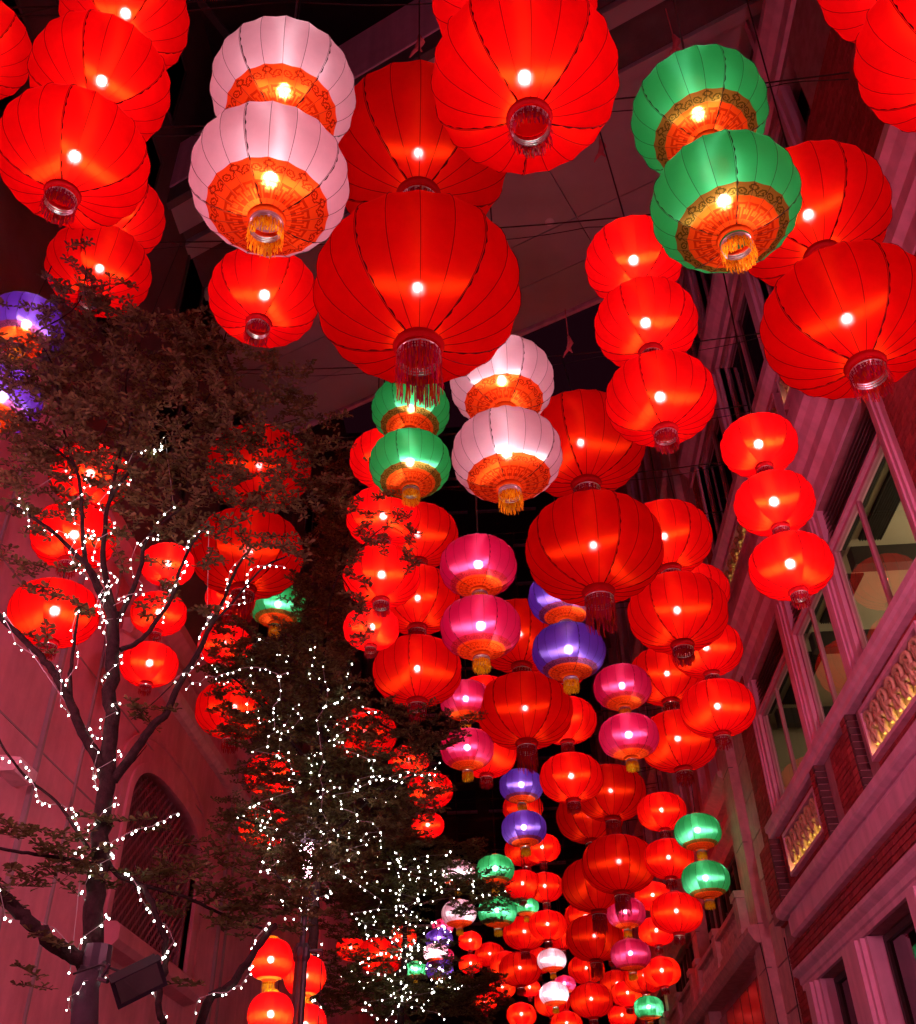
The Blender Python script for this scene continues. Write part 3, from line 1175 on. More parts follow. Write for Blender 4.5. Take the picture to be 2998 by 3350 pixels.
RT_ = (1.0, 0.075, 0.085)
fab = {
    'R': fabric('red_satin', (0.90, 0.0010, 0.0045), (0.95, 0.030, 0.0015), RT_),
    'P': fabric('pale_pink_satin', (0.56, 0.235, 0.315), (0.90, 0.72, 0.84), (1.0, .75, .85)),
    'G': fabric('green_satin', (0.019, 0.260, 0.060), (0.12, 0.70, 0.34), (.3, 1.0, .55)),
    'M': fabric('magenta_satin', (0.42, 0.0012, 0.036), (0.60, 0.05, 0.16), (1.0, .25, .45)),
    'V': fabric('violet_satin', (0.072, 0.0085, 0.225), (0.22, 0.11, 0.52), (.55, .4, 1.0)),
    'orange': fabric('orange_print', (0.58, 0.019, 0.002), (0.60, 0.075, 0.007), (1, .4, .1)),
    'fret': fabric('dark_fret_print', (0.30, 0.008, 0.001), (0.40, 0.03, 0.004), (.8, .15, .05), .06),
}
band_c = {'P': ((0.58, 0.024, 0.002), (0.20, 0.003, 0.001)), 'G': ((0.150, 0.042, 0.006), (0.050, 0.011, 0.002)),
          'M': ((0.34, 0.004, 0.016), (0.20, 0.002, 0.006)), 'V': ((0.12, 0.008, 0.045), (0.06, 0.004, 0.016))}
for k, (a, b) in band_c.items():
    fab['band' + k] = fabric('band_print_' + k.lower(), a, (a[0] * 1.2 + .03, a[1] * 2.5 + .01, a[2] * 2.5 + .005), (.9, .3, .2), .08)
    fab['cloud' + k] = fabric('cloud_print_' + k.lower(), b, (min(1, b[0] * 1.4), b[1] * 3 + .02, b[2] * 3), (.6, .15, .1), .05)

FRET = [".##########.", ".##......##.", ".####..####.", "...##..##...", "...##..##...", "#####..#####", "#####..#####", "............"]
CLOUD = ["............##..........", "..........######........", ".........##....##.......", "..####...##....##..####.", ".##..##...##..##..##..##",
         ".#.#..##...####..##..#.#", ".#.##..#..##..##.#..##.#", ".##...##.##....###...##.", "..#####..#......#.#####.", "......####......###....."]
R_BAND, R_INNER = 0.375, 0.300
pr_low = []          # from the rim outward
radii = [R_RIM, .125] + [.135 + (.265 - .135) * i / 8 for i in range(9)] + [R_INNER] + [.305 + (.368 - .305) * i / 10 for i in range(11)] + [R_BAND]
low_prof = [(r, -prof_z(r)) for r in radii]
up_prof = [(r, z) for r, z in PROF if z > low_prof[-1][1] + .02]
up_prof = [low_prof[-1]] + up_prof


def pick_low(i, g_, c):
    # slots: 0 orange, 1 fret, 2 band, 3 cloud ; 12 columns to a gore
    if 2 <= i <= 9:
        row = FRET[9 - i]
        return 1 if row[c] == '#' else 0
    if i < 11: return 0
    if 12 <= i <= 21:
        row = CLOUD[21 - i]
        cc = c + 12 * (g_ % 2)
        return 3 if row[cc] == '#' else 2
    return 2


shade_me = {'R': shell(PROF, [fab['R']], 'shade', cols=2)}
print_me = {}
for k in 'PGMV':
    shade_me[k] = shell(up_prof, [fab[k]], 'shade', cols=2)
    print_me[k] = shell(low_prof, [fab['orange'], fab['fret'], fab['band' + k], fab['cloud' + k]], 'printed_base', cols=12, pick=pick_low)

rib_m = {'R': surf('red_rib', (0.045, 0.002, 0.002), .8, .2, 20, 0, spec=.08), 'D': surf('dark_rib', (0.022, 0.012, 0.012), .8, .2, 20, 0, spec=.1)}


def rib_curve(rad, off=.002):
    m_ = MB()
    pts = [(r + off * math.cos(0), 0, z * 1.006) for r, z in PROF]
    m_.tube(pts, rad, 3, cap=False)
    return m_


rib_me = {k: rib_curve(.0017).mesh('rib', rib_m[k]) for k in 'RD'}
ribs_me = {}
for k in 'RD':
    allr = MB()
    one = rib_curve(.0017)
    for g_ in range(NG):
        a = 2 * PI * g_ / NG
        n = len(allr.v)
        allr.v += [(x * math.cos(a) - y * math.sin(a), x * math.sin(a) + y * math.cos(a), z) for x, y, z in one.v]
        allr.f += [tuple(n + i for i in f) for f in one.f]
        allr.mi += one.mi
    ribs_me[k] = allr.mesh('ribs', rib_m[k])
# sewn seams: a slightly wavy doubled strip of cloth at every panel edge
seam_me, seam_one = {}, {}
for k in 'RD':
    sm = MB()
    for s_ in range(NG // PANEL):
        a = 2 * PI * s_ * PANEL / NG + .012
        for i in range(len(PROF) - 1):
            for q in range(3):
                def pt(t, e):
                    f_ = i + t
                    i0 = min(int(f_), len(PROF) - 2)
                    fr = f_ - i0
                    r = PROF[i0][0] * (1 - fr) + PROF[i0 + 1][0] * fr + .003
                    z = PROF[i0][1] * (1 - fr) + PROF[i0 + 1][1] * fr
                    wob = .006 + .0035 * math.sin(f_ * 5.1 + s_) + .002 * math.sin(f_ * 11.7 + 2 * s_)
                    an = a + (wob / max(r, .1)) * e
                    return (r * math.cos(an), r * math.sin(an), z)
                t0, t1 = q / 3, (q + 1) / 3
                sm.quad(pt(t0, 0), pt(t0, 1), pt(t1, 1), pt(t1, 0))
        if s_ == 0:
            seam_one[k] = sm.mesh('seam', rib_m[k])
    seam_me[k] = sm.mesh('seams', rib_m[k])

collar_r = thin('red_collar_cloth', (0.40, 0.004, 0.006), .6, .05, .02)
collar_d = thin('orange_collar_cloth', (0.55, 0.05, 0.004), .6, .05, .02)
collar_me = {}
for k, mt in (('R', collar_r), ('D', collar_d)):
    zb = prof_z(R_RIM)
    cm, ct = MB(), MB()
    cm.lathe([(R_RIM + .002, -zb + .004), (R_RIM + .012, -zb - .012), (R_RIM + .006, -zb - .03), (R_RIM - .002, -zb - .05)], 28)
    ct.lathe([(R_RIM + .002, zb - .004), (R_RIM + .010, zb + .012), (R_RIM - .004, zb + .03), (.03, zb + .036), (0, zb + .036)], 28)  # top collar; its closing disc is added to keep bulb light off the soffit
    collar_me[k] = (cm.mesh('collar', mt, True), ct.mesh('top_collar_light_stop', mt, True))
ring = MB()
for z in (-.420, -.438, -.456):
    ring.torus(R_RIM - .010, .0048, z, 28, 5)
ring_me = ring.mesh('wire_ring', silver_m, True)
thr_r = thin('red_thread', (0.36, 0.010, 0.018), .5, .3, .02)
thr_y = thin('yellow_thread', (0.98, 0.62, 0.015), .68, .3, .02)


def fringe(mt, z0, ln, n=150, seed=1):
    rr = random.Random(seed)
    f_ = MB()
    for k in range(n):
        a = 2 * PI * (k + rr.uniform(-.35, .35)) / n
        L_ = ln * rr.uniform(.72, 1.05) if rr.random() > .12 else ln * rr.uniform(.35, .7)
        r = R_RIM - .006 + rr.uniform(-.005, .006)
        wd = .0036
        px, py = -math.sin(a) * wd, math.cos(a) * wd
        pts, sw, sw2 = [], rr.uniform(-.012, .012), rr.uniform(-.006, .01)
        for i in range(5):
            t = i / 4
            aa = a + sw * t * 4
            rad = r + sw2 * t + .004 * math.sin(t * 7 + k)
            pts.append((rad * math.cos(aa), rad * math.sin(aa), z0 - L_ * t))
        for i in range(4):
            p, q = pts[i], pts[i + 1]
            f_.quad((p[0] - px, p[1] - py, p[2]), (p[0] + px, p[1] + py, p[2]), (q[0] + px * .8, q[1] + py * .8, q[2]), (q[0] - px * .8, q[1] - py * .8, q[2]))
    return f_


tassel_me = {'R': [fringe(thr_r, -.432, .13, seed=s_).mesh('tassel', thr_r) for s_ in (1, 2, 3)],
             'B': [fringe(thr_r, -.432, .23, 130, seed=s_).mesh('tassel', thr_r) for s_ in (4, 5)],
             'Y': [fringe(thr_y, -.452, .135, seed=s_).mesh('tassel', thr_y) for s_ in (6, 7, 8)]}
bulb_me = {}


def bulb(D):
    var = random.choice((.82, 1.0, 1.0, 1.2))
    key = (round(D, 2), var)
    if key not in bulb_me:
        import bmesh
        b = bmesh.new()
        bmesh.ops.create_icosphere(b, subdivisions=2, radius=1.0)
        me = bpy.data.meshes.new('bulb')
        b.to_mesh(me)
        b.free()
        me.polygons.foreach_set('use_smooth', [True] * len(me.polygons))
        me.materials.append(emit('bulb_%d_%d' % (int(D * 100), int(var * 100)), (1.0, 0.93, 0.86), var * BULB * (1.0 if D <= 1.2 else 1.0 - .30 * min(1, (D - 1.2) / .6))))
        bulb_me[key] = me
    return bulb_me[key]


BULB = 315.0
CNAME = {'R': 'red', 'P': 'pale pink', 'G': 'green', 'M': 'magenta', 'V': 'violet'}
GNAME = {'R': 'plain red lanterns strung over the street', 'P': 'pale pink lanterns with printed bases', 'G': 'green lanterns with printed bases',
         'M': 'magenta lanterns with printed bases', 'V': 'violet lanterns with printed bases'}
CNT = {}


def lantern(col, D, p, rz, label, wpx):
    root = thing('paper_lantern' if False else 'hanging_lantern', label, 'lantern', tuple(p), rz, GNAME[col])
    root.rotation_euler = (random.gauss(0, .022), random.gauss(0, .022), rz)
    root.scale = (D, D, D)
    kd = 'R' if col == 'R' else 'D'
    link('shade', shade_me[col], root)
    if col != 'R':
        link('printed_base', print_me[col], root)
    if wpx >= 150:
        for g_ in range(NG):
            o = link('rib', rib_me[kd], root)
            o.rotation_euler = (0, 0, 2 * PI * g_ / NG)
    else:
        link('ribs', ribs_me[kd], root)
    if wpx >= 150:
        for s_ in range(NG // PANEL):
            o = link('seam', seam_one[kd], root)
            o.rotation_euler = (0, 0, 2 * PI * s_ * PANEL / NG)
    else:
        stuff(link('seams', seam_me[kd], root))
    link('collar', collar_me[kd][0], root)
    link('top_collar_light_stop', collar_me[kd][1], root)
    link('wire_ring', ring_me, root)
    key = 'Y' if col != 'R' else ('B' if D >= 1.7 else 'R')
    CNT[key] = CNT.get(key, 0) + 1
    t = link('tassel', tassel_me[key][CNT[key] % len(tassel_me[key])], root)
    b = link('bulb', bulb(D), root, (0, 0, .035))
    s_ = .045 / D
    b.scale = (s_, s_, s_)
    return root


# every string of lanterns: colour, diameter, where it hangs (words), [(px, py, width) from the lowest up]
S = [
    ('R', 1.2, 'near the top left corner, in front of the pale pink pair', [(147, 316, 305), (190, 165, 285), (245, 30, 265)]),
    ('R', 1.1, 'cut by the left edge at the top', [(-50, 90, 235)]),
    ('R', 1.2, 'above the left tree, with leaf sprigs across it', [(197, 537, 212), (230, 427, 205)]),
    ('P', 1.0, 'beside the big central red lantern', [(537, 362, 322), (562, 185, 289)]),
    ('R', 1.0, 'below the large pale pink pair', [(525, 590, 222)]),
    ('R', 1.8, 'largest in the middle, over the green and pink pairs', [(830, 580, 424), (840, 310, 354)]),
    ('R', 1.2, 'at the top edge above the big central one', [(1043, 160, 366), (1030, -20, 345)]),
    ('G', 1.0, 'largest green pair near the top right', [(1440, 405, 307), (1403, 230, 272)]),
    ('R', 1.5, 'big pair at the right edge beside the green pair', [(1685, 640, 385), (1632, 432, 310)]),
    ('R', 1.2, 'in the top right corner', [(1880, 90, 380), (1800, -70, 340)]),
    ('R', 1.0, 'three in line below the largest green pair', [(1312, 793, 225), (1287, 645, 210), (1258, 520, 192)]),
    ('R', .8, 'three in line in front of the lit windows', [(1571, 1124, 174), (1540, 1000, 163), (1515, 885, 158)]),
    ('G', 1.0, 'under the tassel of the big central lantern', [(815, 922, 163), (818, 815, 156)]),
    ('P', 1.0, 'just right of the middle green pair', [(1007, 905, 221), (994, 760, 208)]),
    ('R', 1.0, 'three behind leaves below the middle green pair', [(758, 1145, 157), (763, 1028, 147), (768, 912, 141)]),
    ('R', .8, 'small and half hidden by leaves left of the middle', [(738, 1248, 112)]),
    ('R', 1.4, 'three in line left of the magenta pair', [(829, 1333, 179), (830, 1192, 170), (832, 1065, 160)]),
    ('M', 1.0, 'largest magenta pair, at the centre', [(955, 1247, 161), (951, 1125, 154)]),
    ('V', 1.0, 'largest violet pair under a big red lantern', [(1130, 1294, 148), (1118, 1190, 140)]),
    ('R', 1.8, 'large pair right of the centre pink pair', [(1180, 1090, 282), (1163, 885, 250)]),
    ('R', 1.8, 'large dark pair below the magenta pair', [(1043, 1412, 192), (1037, 1264, 178)]),
    ('R', 1.2, 'three hanging under the largest violet pair', [(1135, 1545, 136), (1131, 1431, 121), (1126, 1318, 112)]),
    ('M', 1.0, 'half hidden behind a large dark red one', [(928, 1488, 108), (925, 1391, 104)]),
    ('R', 1.2, 'behind the half hidden magenta pair', [(966, 1497, 124), (968, 1388, 115)]),
    ('R', 1.4, 'pair right of the large red centre pair', [(1346, 1217, 203), (1322, 1070, 190)]),
    ('R', 1.2, 'three beside the stone building windows', [(1426, 1407, 152), (1406, 1290, 146), (1386, 1175, 138)]),
    ('R', 1.5, 'pair behind the right hand magenta pair', [(1347, 1472, 160), (1322, 1342, 152)]),
    ('M', 1.0, 'magenta pair right of the middle distance reds', [(1249, 1463, 120), (1236, 1365, 117)]),
    ('R', 1.8, 'large dark pair in the lower middle', [(1230, 1716, 155), (1216, 1575, 138)]),
    ('R', 1.8, 'large pair just behind the lower dark pair', [(1185, 1757, 140), (1180, 1622, 133)]),
    ('R', 1.2, 'three left of the lower right green pair', [(1344, 1813, 109), (1327, 1706, 102), (1315, 1612, 98)]),
    ('G', 1.0, 'pair against the stone balconies', [(1402, 1747, 99), (1385, 1652, 94)]),
    ('R', 1.0, 'peeping above a red one at lower right', [(1297, 1780, 74)]),
    ('M', 1.0, 'small magenta pair low in the middle', [(1253, 1896, 83), (1248, 1813, 77)]),
    ('R', 1.0, 'small pair right of the low magenta pair', [(1315, 1930, 75), (1305, 1850, 75)]),
    ('R', 1.8, 'dark one left of the low magenta pair', [(1181, 1863, 115)]),
    ('R', 1.4, 'behind the dark one near the low magenta pair', [(1163, 1822, 84)]),
    ('P', .8, 'small pair at the bottom middle', [(1101, 1974, 62), (1100, 1907, 56)]),
    ('R', 1.2, 'three below the far violet pair', [(1088, 1838, 80), (1085, 1762, 75), (1082, 1685, 70)]),
    ('R', 1.4, 'behind the far violet pair', [(1044, 1688, 84), (1038, 1605, 80)]),
    ('V', 1.0, 'violet pair left of the far red column', [(1041, 1646, 91), (1032, 1561, 88)]),
    ('R', 1.2, 'left of three far reds, by a leafy branch', [(1038, 1757, 75)]),
    ('P', 1.0, 'pair behind the far tree branches', [(912, 1814, 72), (908, 1735, 66)]),
    ('G', 1.0, 'pair behind the far tree branches', [(988, 1811, 78), (985, 1727, 75)]),
    ('G', .8, 'tiny one behind the far red column', [(1046, 1800, 50)]),
    ('R', 1.4, 'right below the far green pair', [(1042, 1853, 86)]),
    ('R', 1.4, 'dark one with a yellow tassel before it, bottom middle', [(1033, 1925, 84)]),
    ('R', 1.2, 'left behind the dark one at bottom middle', [(1005, 1915, 64)]),
    ('R', 1.2, 'pointed one left of the bottom middle group', [(973, 1896, 60)]),
    ('R', .9, 'tiny pair right of the far violet and pink cluster', [(935, 1915, 48), (934, 1869, 48)]),
    ('V', .9, 'tiny pair in the far cluster behind the trees', [(873, 1925, 57), (872, 1865, 55)]),
    ('P', .8, 'tiny one between the tiny violet pair', [(866, 1893, 50)]),
    ('M', .8, 'tiny pair in the far cluster behind the trees', [(880, 1900, 44), (876, 1842, 44)]),
    ('G', .8, 'tiny one left of the tiny violet pair', [(826, 1926, 44)]),
    ('R', 1.0, 'lowest in the bottom middle, left of the pale pink pair', [(1036, 2016, 60)]),
    ('R', 1.4, 'behind the small pale pink pair at the bottom', [(1097, 1990, 72)]),
    ('R', .8, 'tiny one left of the small pale pink pair', [(1052, 1962, 44)]),
    ('R', 1.4, 'right of the small pale pink pair at the bottom', [(1175, 1987, 86)]),
    ('R', 1.4, 'above right of the small pale pink pair', [(1165, 1925, 74)]),
    ('R', 1.2, 'left of the lowest green lantern', [(1247, 1974, 66)]),
    ('R', 1.4, 'behind the one left of the lowest green lantern', [(1226, 1955, 70)]),
    ('R', 1.4, 'just above the lowest green lantern', [(1280, 1940, 82)]),
    ('G', 1.0, 'lowest green one at the bottom right of the street', [(1289, 2002, 61)]),
    ('M', .8, 'sliver beside the small pale pink pair', [(1122, 1955, 44)]),
    ('R', .88, 'three against the pink wall behind the left tree', [(108, 1218, 194), (146, 1066, 175), (178, 945, 160)]),
    ('R', .8, 'three in line right of the left tree trunk', [(297, 1320, 115), (314, 1219, 118), (326, 1122, 110)]),
    ('R', 1.8, 'large pair behind the right limbs of the left tree', [(493, 1100, 228), (515, 930, 208)]),
    ('R', .9, 'pair under the large pair behind the left tree', [(447, 1282, 113), (456, 1187, 102)]),
    ('R', 1.2, 'half covered by leaves above the arched opening', [(465, 1410, 155)]),
    ('G', 1.0, 'single green one among the leaves left of the middle', [(552, 1203, 114)]),
    ('R', .9, 'upper of two shining through the second tree', [(541, 1538, 110)]),
    ('R', .9, 'lower of two shining through the second tree', [(525, 1642, 102)]),
    ('R', .9, 'behind the leafy right edge of the second tree', [(855, 1570, 92)]),
    ('R', .9, 'speckled by leaves at the top of the third tree', [(812, 1512, 82)]),
    ('R', .9, 'almost hidden low in the third tree crown', [(850, 1640, 66)]),
    ('R', 1.2, 'glimpsed through the crown of the second tree', [(725, 1458, 128)]),
    ('R', .9, 'seen through lower leaves, left of the far pair', [(697, 1884, 60)]),
    ('R', 1.2, 'seen through lower leaves beside the third trunk', [(757, 1898, 92)]),
    ('V', .8, 'violet pair at the left edge, veiled by leaves', [(2, 792, 172), (52, 648, 164)]),
    ('R', 1.0, 'far one low behind the pointed red one', [(998, 1962, 54)]),
    ('R', 1.0, 'far one at the bottom beside the far tree leaves', [(964, 1990, 48)]),
    ('R', 1.4, 'far one behind the upper small pale pink one', [(1068, 1908, 66)]),
    ('R', 1.4, 'far one right of the far red column', [(1116, 1858, 70)]),
    ('R', 1.0, 'far one between the low magenta pair and the dark one', [(1212, 1884, 58)]),
    ('R', 1.2, 'far one at the bottom left of the lowest green one', [(1236, 2018, 58)]),
    ('R', 1.2, 'far one at the bottom edge below the pale pink pair', [(1126, 2034, 64)]),
    ('R', 1.2, 'far one left of the pink facade pair, above the low magenta', [(1222, 1838, 62)]),
    ('R', 1.0, 'far one half hidden by the lower leaves left of the violet cluster', [(800, 1862, 56)]),
    ('R', 1.0, 'far one glimpsed low between the second and third trees', [(662, 1892, 52)]),
]


def place(px, py, w, D):
    d = ray(px, py)
    d = d / np.linalg.norm(d)
    a, b = ray(px + w / 2, py), ray(px - w / 2, py)
    ang = math.acos(min(1, a @ b / np.linalg.norm(a) / np.linalg.norm(b)))
    return d, D / 2 / math.sin(ang / 2)


SIZE = {.8: 'small', .9: 'small', 1.0: '', 1.1: '', 1.2: '', 1.4: 'large', 1.5: 'large', 1.8: 'very large'}
CABLE_Z = 13.6
strings = []
for col, D, words_, L in S:
    pts = []
    for (px, py, w_) in L:
        d, t = place(px, py, w_, D)
        pts.append(CAM + d * t)
    hor = np.mean([math.hypot(p[0], p[1]) for p in pts])
    d0, _ = place(*L[0], D)
    d0 = d0 / math.hypot(d0[0], d0[1])
    q0 = CAM + d0 * hor
    zs = []
    for i, (px, py, w_) in enumerate(L):
        if i == 0:
            z = q0[2]
        else:
            # height at which the same string line crosses this picture row
            lo, hi = q0[2], q0[2] + 12
            for _ in range(40):
                mid = (lo + hi) / 2
                dd = np.array([q0[0], q0[1], mid]) - CAM
                yy = (1675 - F_PX * (dd @ UP) / (dd @ FW)) / PXK
                if yy > py: lo = mid
                else: hi = mid
            z = lo
        zs.append(z)
    for i in range(1, len(zs)):
        zs[i] = max(zs[i], zs[i - 1] + .86 * D)
    n = len(L)
    rz0 = random.uniform(0, 2 * PI)
    for i, z in enumerate(zs):
        pos = {1: [''], 2: ['lower', 'upper'], 3: ['lowest', 'middle', 'topmost']}[n][i]
        lab = ' '.join(x for x in (pos, SIZE.get(D, '') if len(words_.split()) < 10 and not words_.startswith(('small', 'large', 'tiny', 'big')) else '', CNAME[col], 'lantern,', words_) if x)
        # face a width of cloth to the street, as the hung lanterns do, with some turn
        face = math.atan2(-q0[1], -q0[0]) - PI / NG * PANEL
        rz = face + random.uniform(-.45, .45)
        if words_.startswith('largest in the middle'):
            rz = face + .02
        lantern(col, D, (q0[0], q0[1], z), rz, lab, L[i][2])
    strings.append((q0[0], q0[1], zs, D, col, words_))

# steel cables across the street and the cords the strings hang on
ys = sorted(s_[1] for s_ in strings)
cable_y = []
for y in ys:
    if not cable_y or y - cable_y[-1] > 1.5:
        cable_y.append(y)
for y in cable_y:
    c = MB()
    pts = [(-6.0 + 11.0 * t, y, CABLE_Z + .35 - 1.2 * t * (1 - t)) for t in np.linspace(0, 1, 9)]
    c.tube(pts, .011, 5)
    nb_ = min(strings, key=lambda q: abs(q[1] - y))
    tag(c.build('steel_cable', cord_m), ' '.join(('steel cable crossing above the %s one%s %s' % (CNAME[nb_[4]], '' if len(nb_[2]) == 1 else 's', nb_[5])).split()[:16]), 'cable', 'cables across the street')
def at_z(px, py, z):
    d = ray(px, py)
    return CAM + d * ((z - 1.6) / d[2])


for i_, y in enumerate(cable_y):
    c = MB()
    ph = random.uniform(0, 3)
    pts = [(-6.0 + 11.0 * t, y + .12 + .05 * math.sin(t * 9 + ph), CABLE_Z + .42 - 1.2 * t * (1 - t) - .16 * abs(math.sin(t * 11 + ph))) for t in np.linspace(0, 1, 40)]
    c.tube(pts, .008, 4)
    nb_ = min(strings, key=lambda q: abs(q[1] - y))
    tag(c.build('power_lead', cord_m), ' '.join(('looped power lead along the cable above the %s one%s %s' % (CNAME[nb_[4]], '' if len(nb_[2]) == 1 else 's', nb_[5])).split()[:16]), 'power lead', 'power leads along the cables')
knot_m = surf('pink_rag', (.55, .16, .18), .9, .2, 9, .2)
for (px, py, lb) in ((1344, 92, 'above the largest green pair'), (833, 92, 'left of the lantern at the top edge'), (1132, 690, 'right of the pale pink pair'), (1196, 300, 'above three red lanterns')):
    p = at_z(px, py, 13.1)
    kn = MB()
    kn.tube([p + np.array([0, 0, .25]), p + np.array([.02, 0, .1]), p + np.array([-.02, .01, 0.0]), p + np.array([.03, 0, -.12])], [.02, .05, .035, .01], 7)
    kn.tube([p, p + np.array([-.08, .02, -.1]), p + np.array([-.12, .02, -.2])], [.03, .022, .008], 6)
    kn.tube([p, p + np.array([0, .01, .3]), p + np.array([0, .0, .9])], .008, 4)
    tag(kn.build('cloth_knot', knot_m), 'faded pink cloth knot on a wire ' + lb, 'cloth knot', 'cloth knots on the wires')
for (x, y, zs, D, col_, wd_) in strings:
    c = MB()
    cy = min(cable_y, key=lambda q: abs(q - y))
    t = (x + 6) / 11
    top = CABLE_Z + .35 - 1.2 * t * (1 - t)
    ztop = max(top, zs[-1] + .5 * D)
    for i_ in range(len(zs) - 1):
        c.tube([(x, y, zs[i_] + .36 * D), (x, y, zs[i_ + 1] - .37 * D)], .008, 4)
    c.tube([(x, y, zs[-1] + .36 * D), (x + .01, y, zs[-1] + .42 * D), (x, cy, ztop)], .009, 4)
    for z in zs:
        c.torus(.05 * D, .008, z + .40 * D, 10, 4, (x, y))
        for a in (0, PI / 2):
            c.tube([(x - R_RIM * D * math.cos(a), y - R_RIM * D * math.sin(a), z + .36 * D), (x + R_RIM * D * math.cos(a), y + R_RIM * D * math.sin(a), z + .36 * D)], .006, 4)
    tag(c.build('suspension_line', cord_m), ' '.join(('black cord holding the %s one%s %s' % (CNAME[col_], '' if len(zs) == 1 else 's', wd_)).split()[:16]), 'cord', 'cords the lanterns hang on')

# ------------------------------------------------------------------ trees with fairy lights
fairy_m = emit('fairy_bulb', (1.0, 0.97, 0.86), 24.0)
import bmesh as _bm
_b = _bm.new()
_bm.ops.create_icosphere(_b, subdivisions=1, radius=1.0)
fairy_me = bpy.data.meshes.new('bulb')
_b.to_mesh(fairy_me)
_b.free()
fairy_me.materials.append(fairy_m)
wire_m = surf('clear_wire', (0.35, 0.35, 0.33), .4, .1, 5, 0)


def smooth_line(pts, n=5):
    P = [np.asarray(p, float) for p in pts]
    out = []
    for i in range(len(P) - 1):
        p0, p1, p2, p3 = P[max(i - 1, 0)], P[i], P[i + 1], P[min(i + 2, len(P) - 1)]
        for k in range(n):
            t = k / n
            out.append(.5 * ((2 * p1) + (-p0 + p2) * t + (2 * p0 - 5 * p1 + 4 * p2 - p3) * t * t + (-p0 + 3 * p1 - 3 * p2 + p3) * t ** 3))
    out.append(P[-1])
    return out


def leaves_mesh(name, P, DIR, UPV, LEN):
    """one folded, obovate leaf per entry"""
    n = len(P)
    side = np.cross(DIR, UPV)
    side /= np.linalg.norm(side, axis=1, keepdims=True) + 1e-9
    up = np.cross(side, DIR)
    L = LEN[:, None]
    fold = .10
    vs = np.stack([P, P + DIR * L * .42 + side * L * .13 + up * L * fold * .5, P + DIR * L * .78 + side * L * .21 + up * L * fold,
                   P + DIR * L, P + DIR * L * .78 - side * L * .21 + up * L * fold, P + DIR * L * .42 - side * L * .13 + up * L * fold * .5], 1).reshape(-1, 3)
    idx = np.arange(n)[:, None] * 6
    quads = np.concatenate([idx + np.array([[0, 1, 2, 3]]), idx + np.array([[0, 3, 4, 5]])], 1).reshape(-1, 4)
    me = bpy.data.meshes.new(name)
    me.vertices.add(len(vs))
    me.vertices.foreach_set('co', vs.astype('f').ravel())
    me.loops.add(quads.size)
    me.loops.foreach_set('vertex_index', quads.astype('i').ravel())
    me.polygons.add(len(quads))
    me.polygons.foreach_set('loop_start', np.arange(0, quads.size, 4, dtype='i'))
    me.polygons.foreach_set('loop_total', np.full(len(quads), 4, 'i'))
    me.materials.append(leaf_m)
    me.update(calc_edges=True)
    return me


def foliage(root, base, clumps, dist, leaf_len, dens):
    P, Dr, U, LN = [], [], [], []
    tw = MB()
    for cl in clumps:
        px, py, rx, ry = cl[:4]
        dn = cl[4] if len(cl) > 4 else 1.0
        dz = cl[5] if len(cl) > 5 else 0.0
        c = at(px, py, dist + dz)
        rng_d = float(np.linalg.norm(c - CAM))
        s_ = rng_d / F_PX * PXK
        ax, az = rx * s_, ry * s_
        ay = max(.25, min(.55, (ax + az) * .5))
        n_tw = max(2, int(dens * dn * ax * az * 190))
        for _ in range(n_tw):
            v = rng.normal(size=3)
            v /= np.linalg.norm(v)
            v *= rng.random() ** .4
            o = c + RT * v[0] * ax + UP * v[2] * az + np.array([0, 1.0, 0]) * v[1] * ay
            out = o - base
            an = math.atan2(out[1], out[0]) + rng.normal() * .8
            d = np.array([math.cos(an), math.sin(an), rng.normal() * .22 + .05])
            d /= np.linalg.norm(d)
            ln = rng.uniform(.16, .42)
            st = o - d * ln * .5
            en = o + d * ln * .5 + np.array([0, 0, rng.uniform(-.02, .05)])
            tw.tube([st, (st + en) / 2 + np.array([0, 0, .012]), en], [.0035, .0028, .0018], 3, cap=False)
            nr = int(ln / .055) + 1
            for k in range(nr):
                q = st + (en - st) * (k + .5) / nr
                a0 = rng.random() * 6.28
                nl = int(rng.integers(4, 7))
                for j in range(nl):
                    a = a0 + 2 * PI * j / nl + rng.normal() * .25
                    e1 = np.array([-d[1], d[0], 0.0])
                    e1 /= np.linalg.norm(e1) + 1e-9
                    e2 = np.array([d[0], d[1], 0.0])
                    ld = math.cos(a) * e1 + math.sin(a) * e2 + np.array([0, 0, rng.normal() * .28 + .18])
                    ld /= np.linalg.norm(ld)
                    P.append(q)
                    Dr.append(ld)
                    U.append((rng.normal() * .4, rng.normal() * .4, 1.0))
                    LN.append(leaf_len * rng.uniform(.65, 1.15))
    me = leaves_mesh('foliage', np.array(P), np.array(Dr), np.array(U), np.array(LN))
    me.transform(Matrix.Translation(-Vector(root.location)))
    stuff(link('foliage', me, root))
    tw.v = [tuple(np.array(v) - np.array(root.location)) for v in tw.v]
    stuff(tw.build('twigs', bark_m, root))
    return len(P)


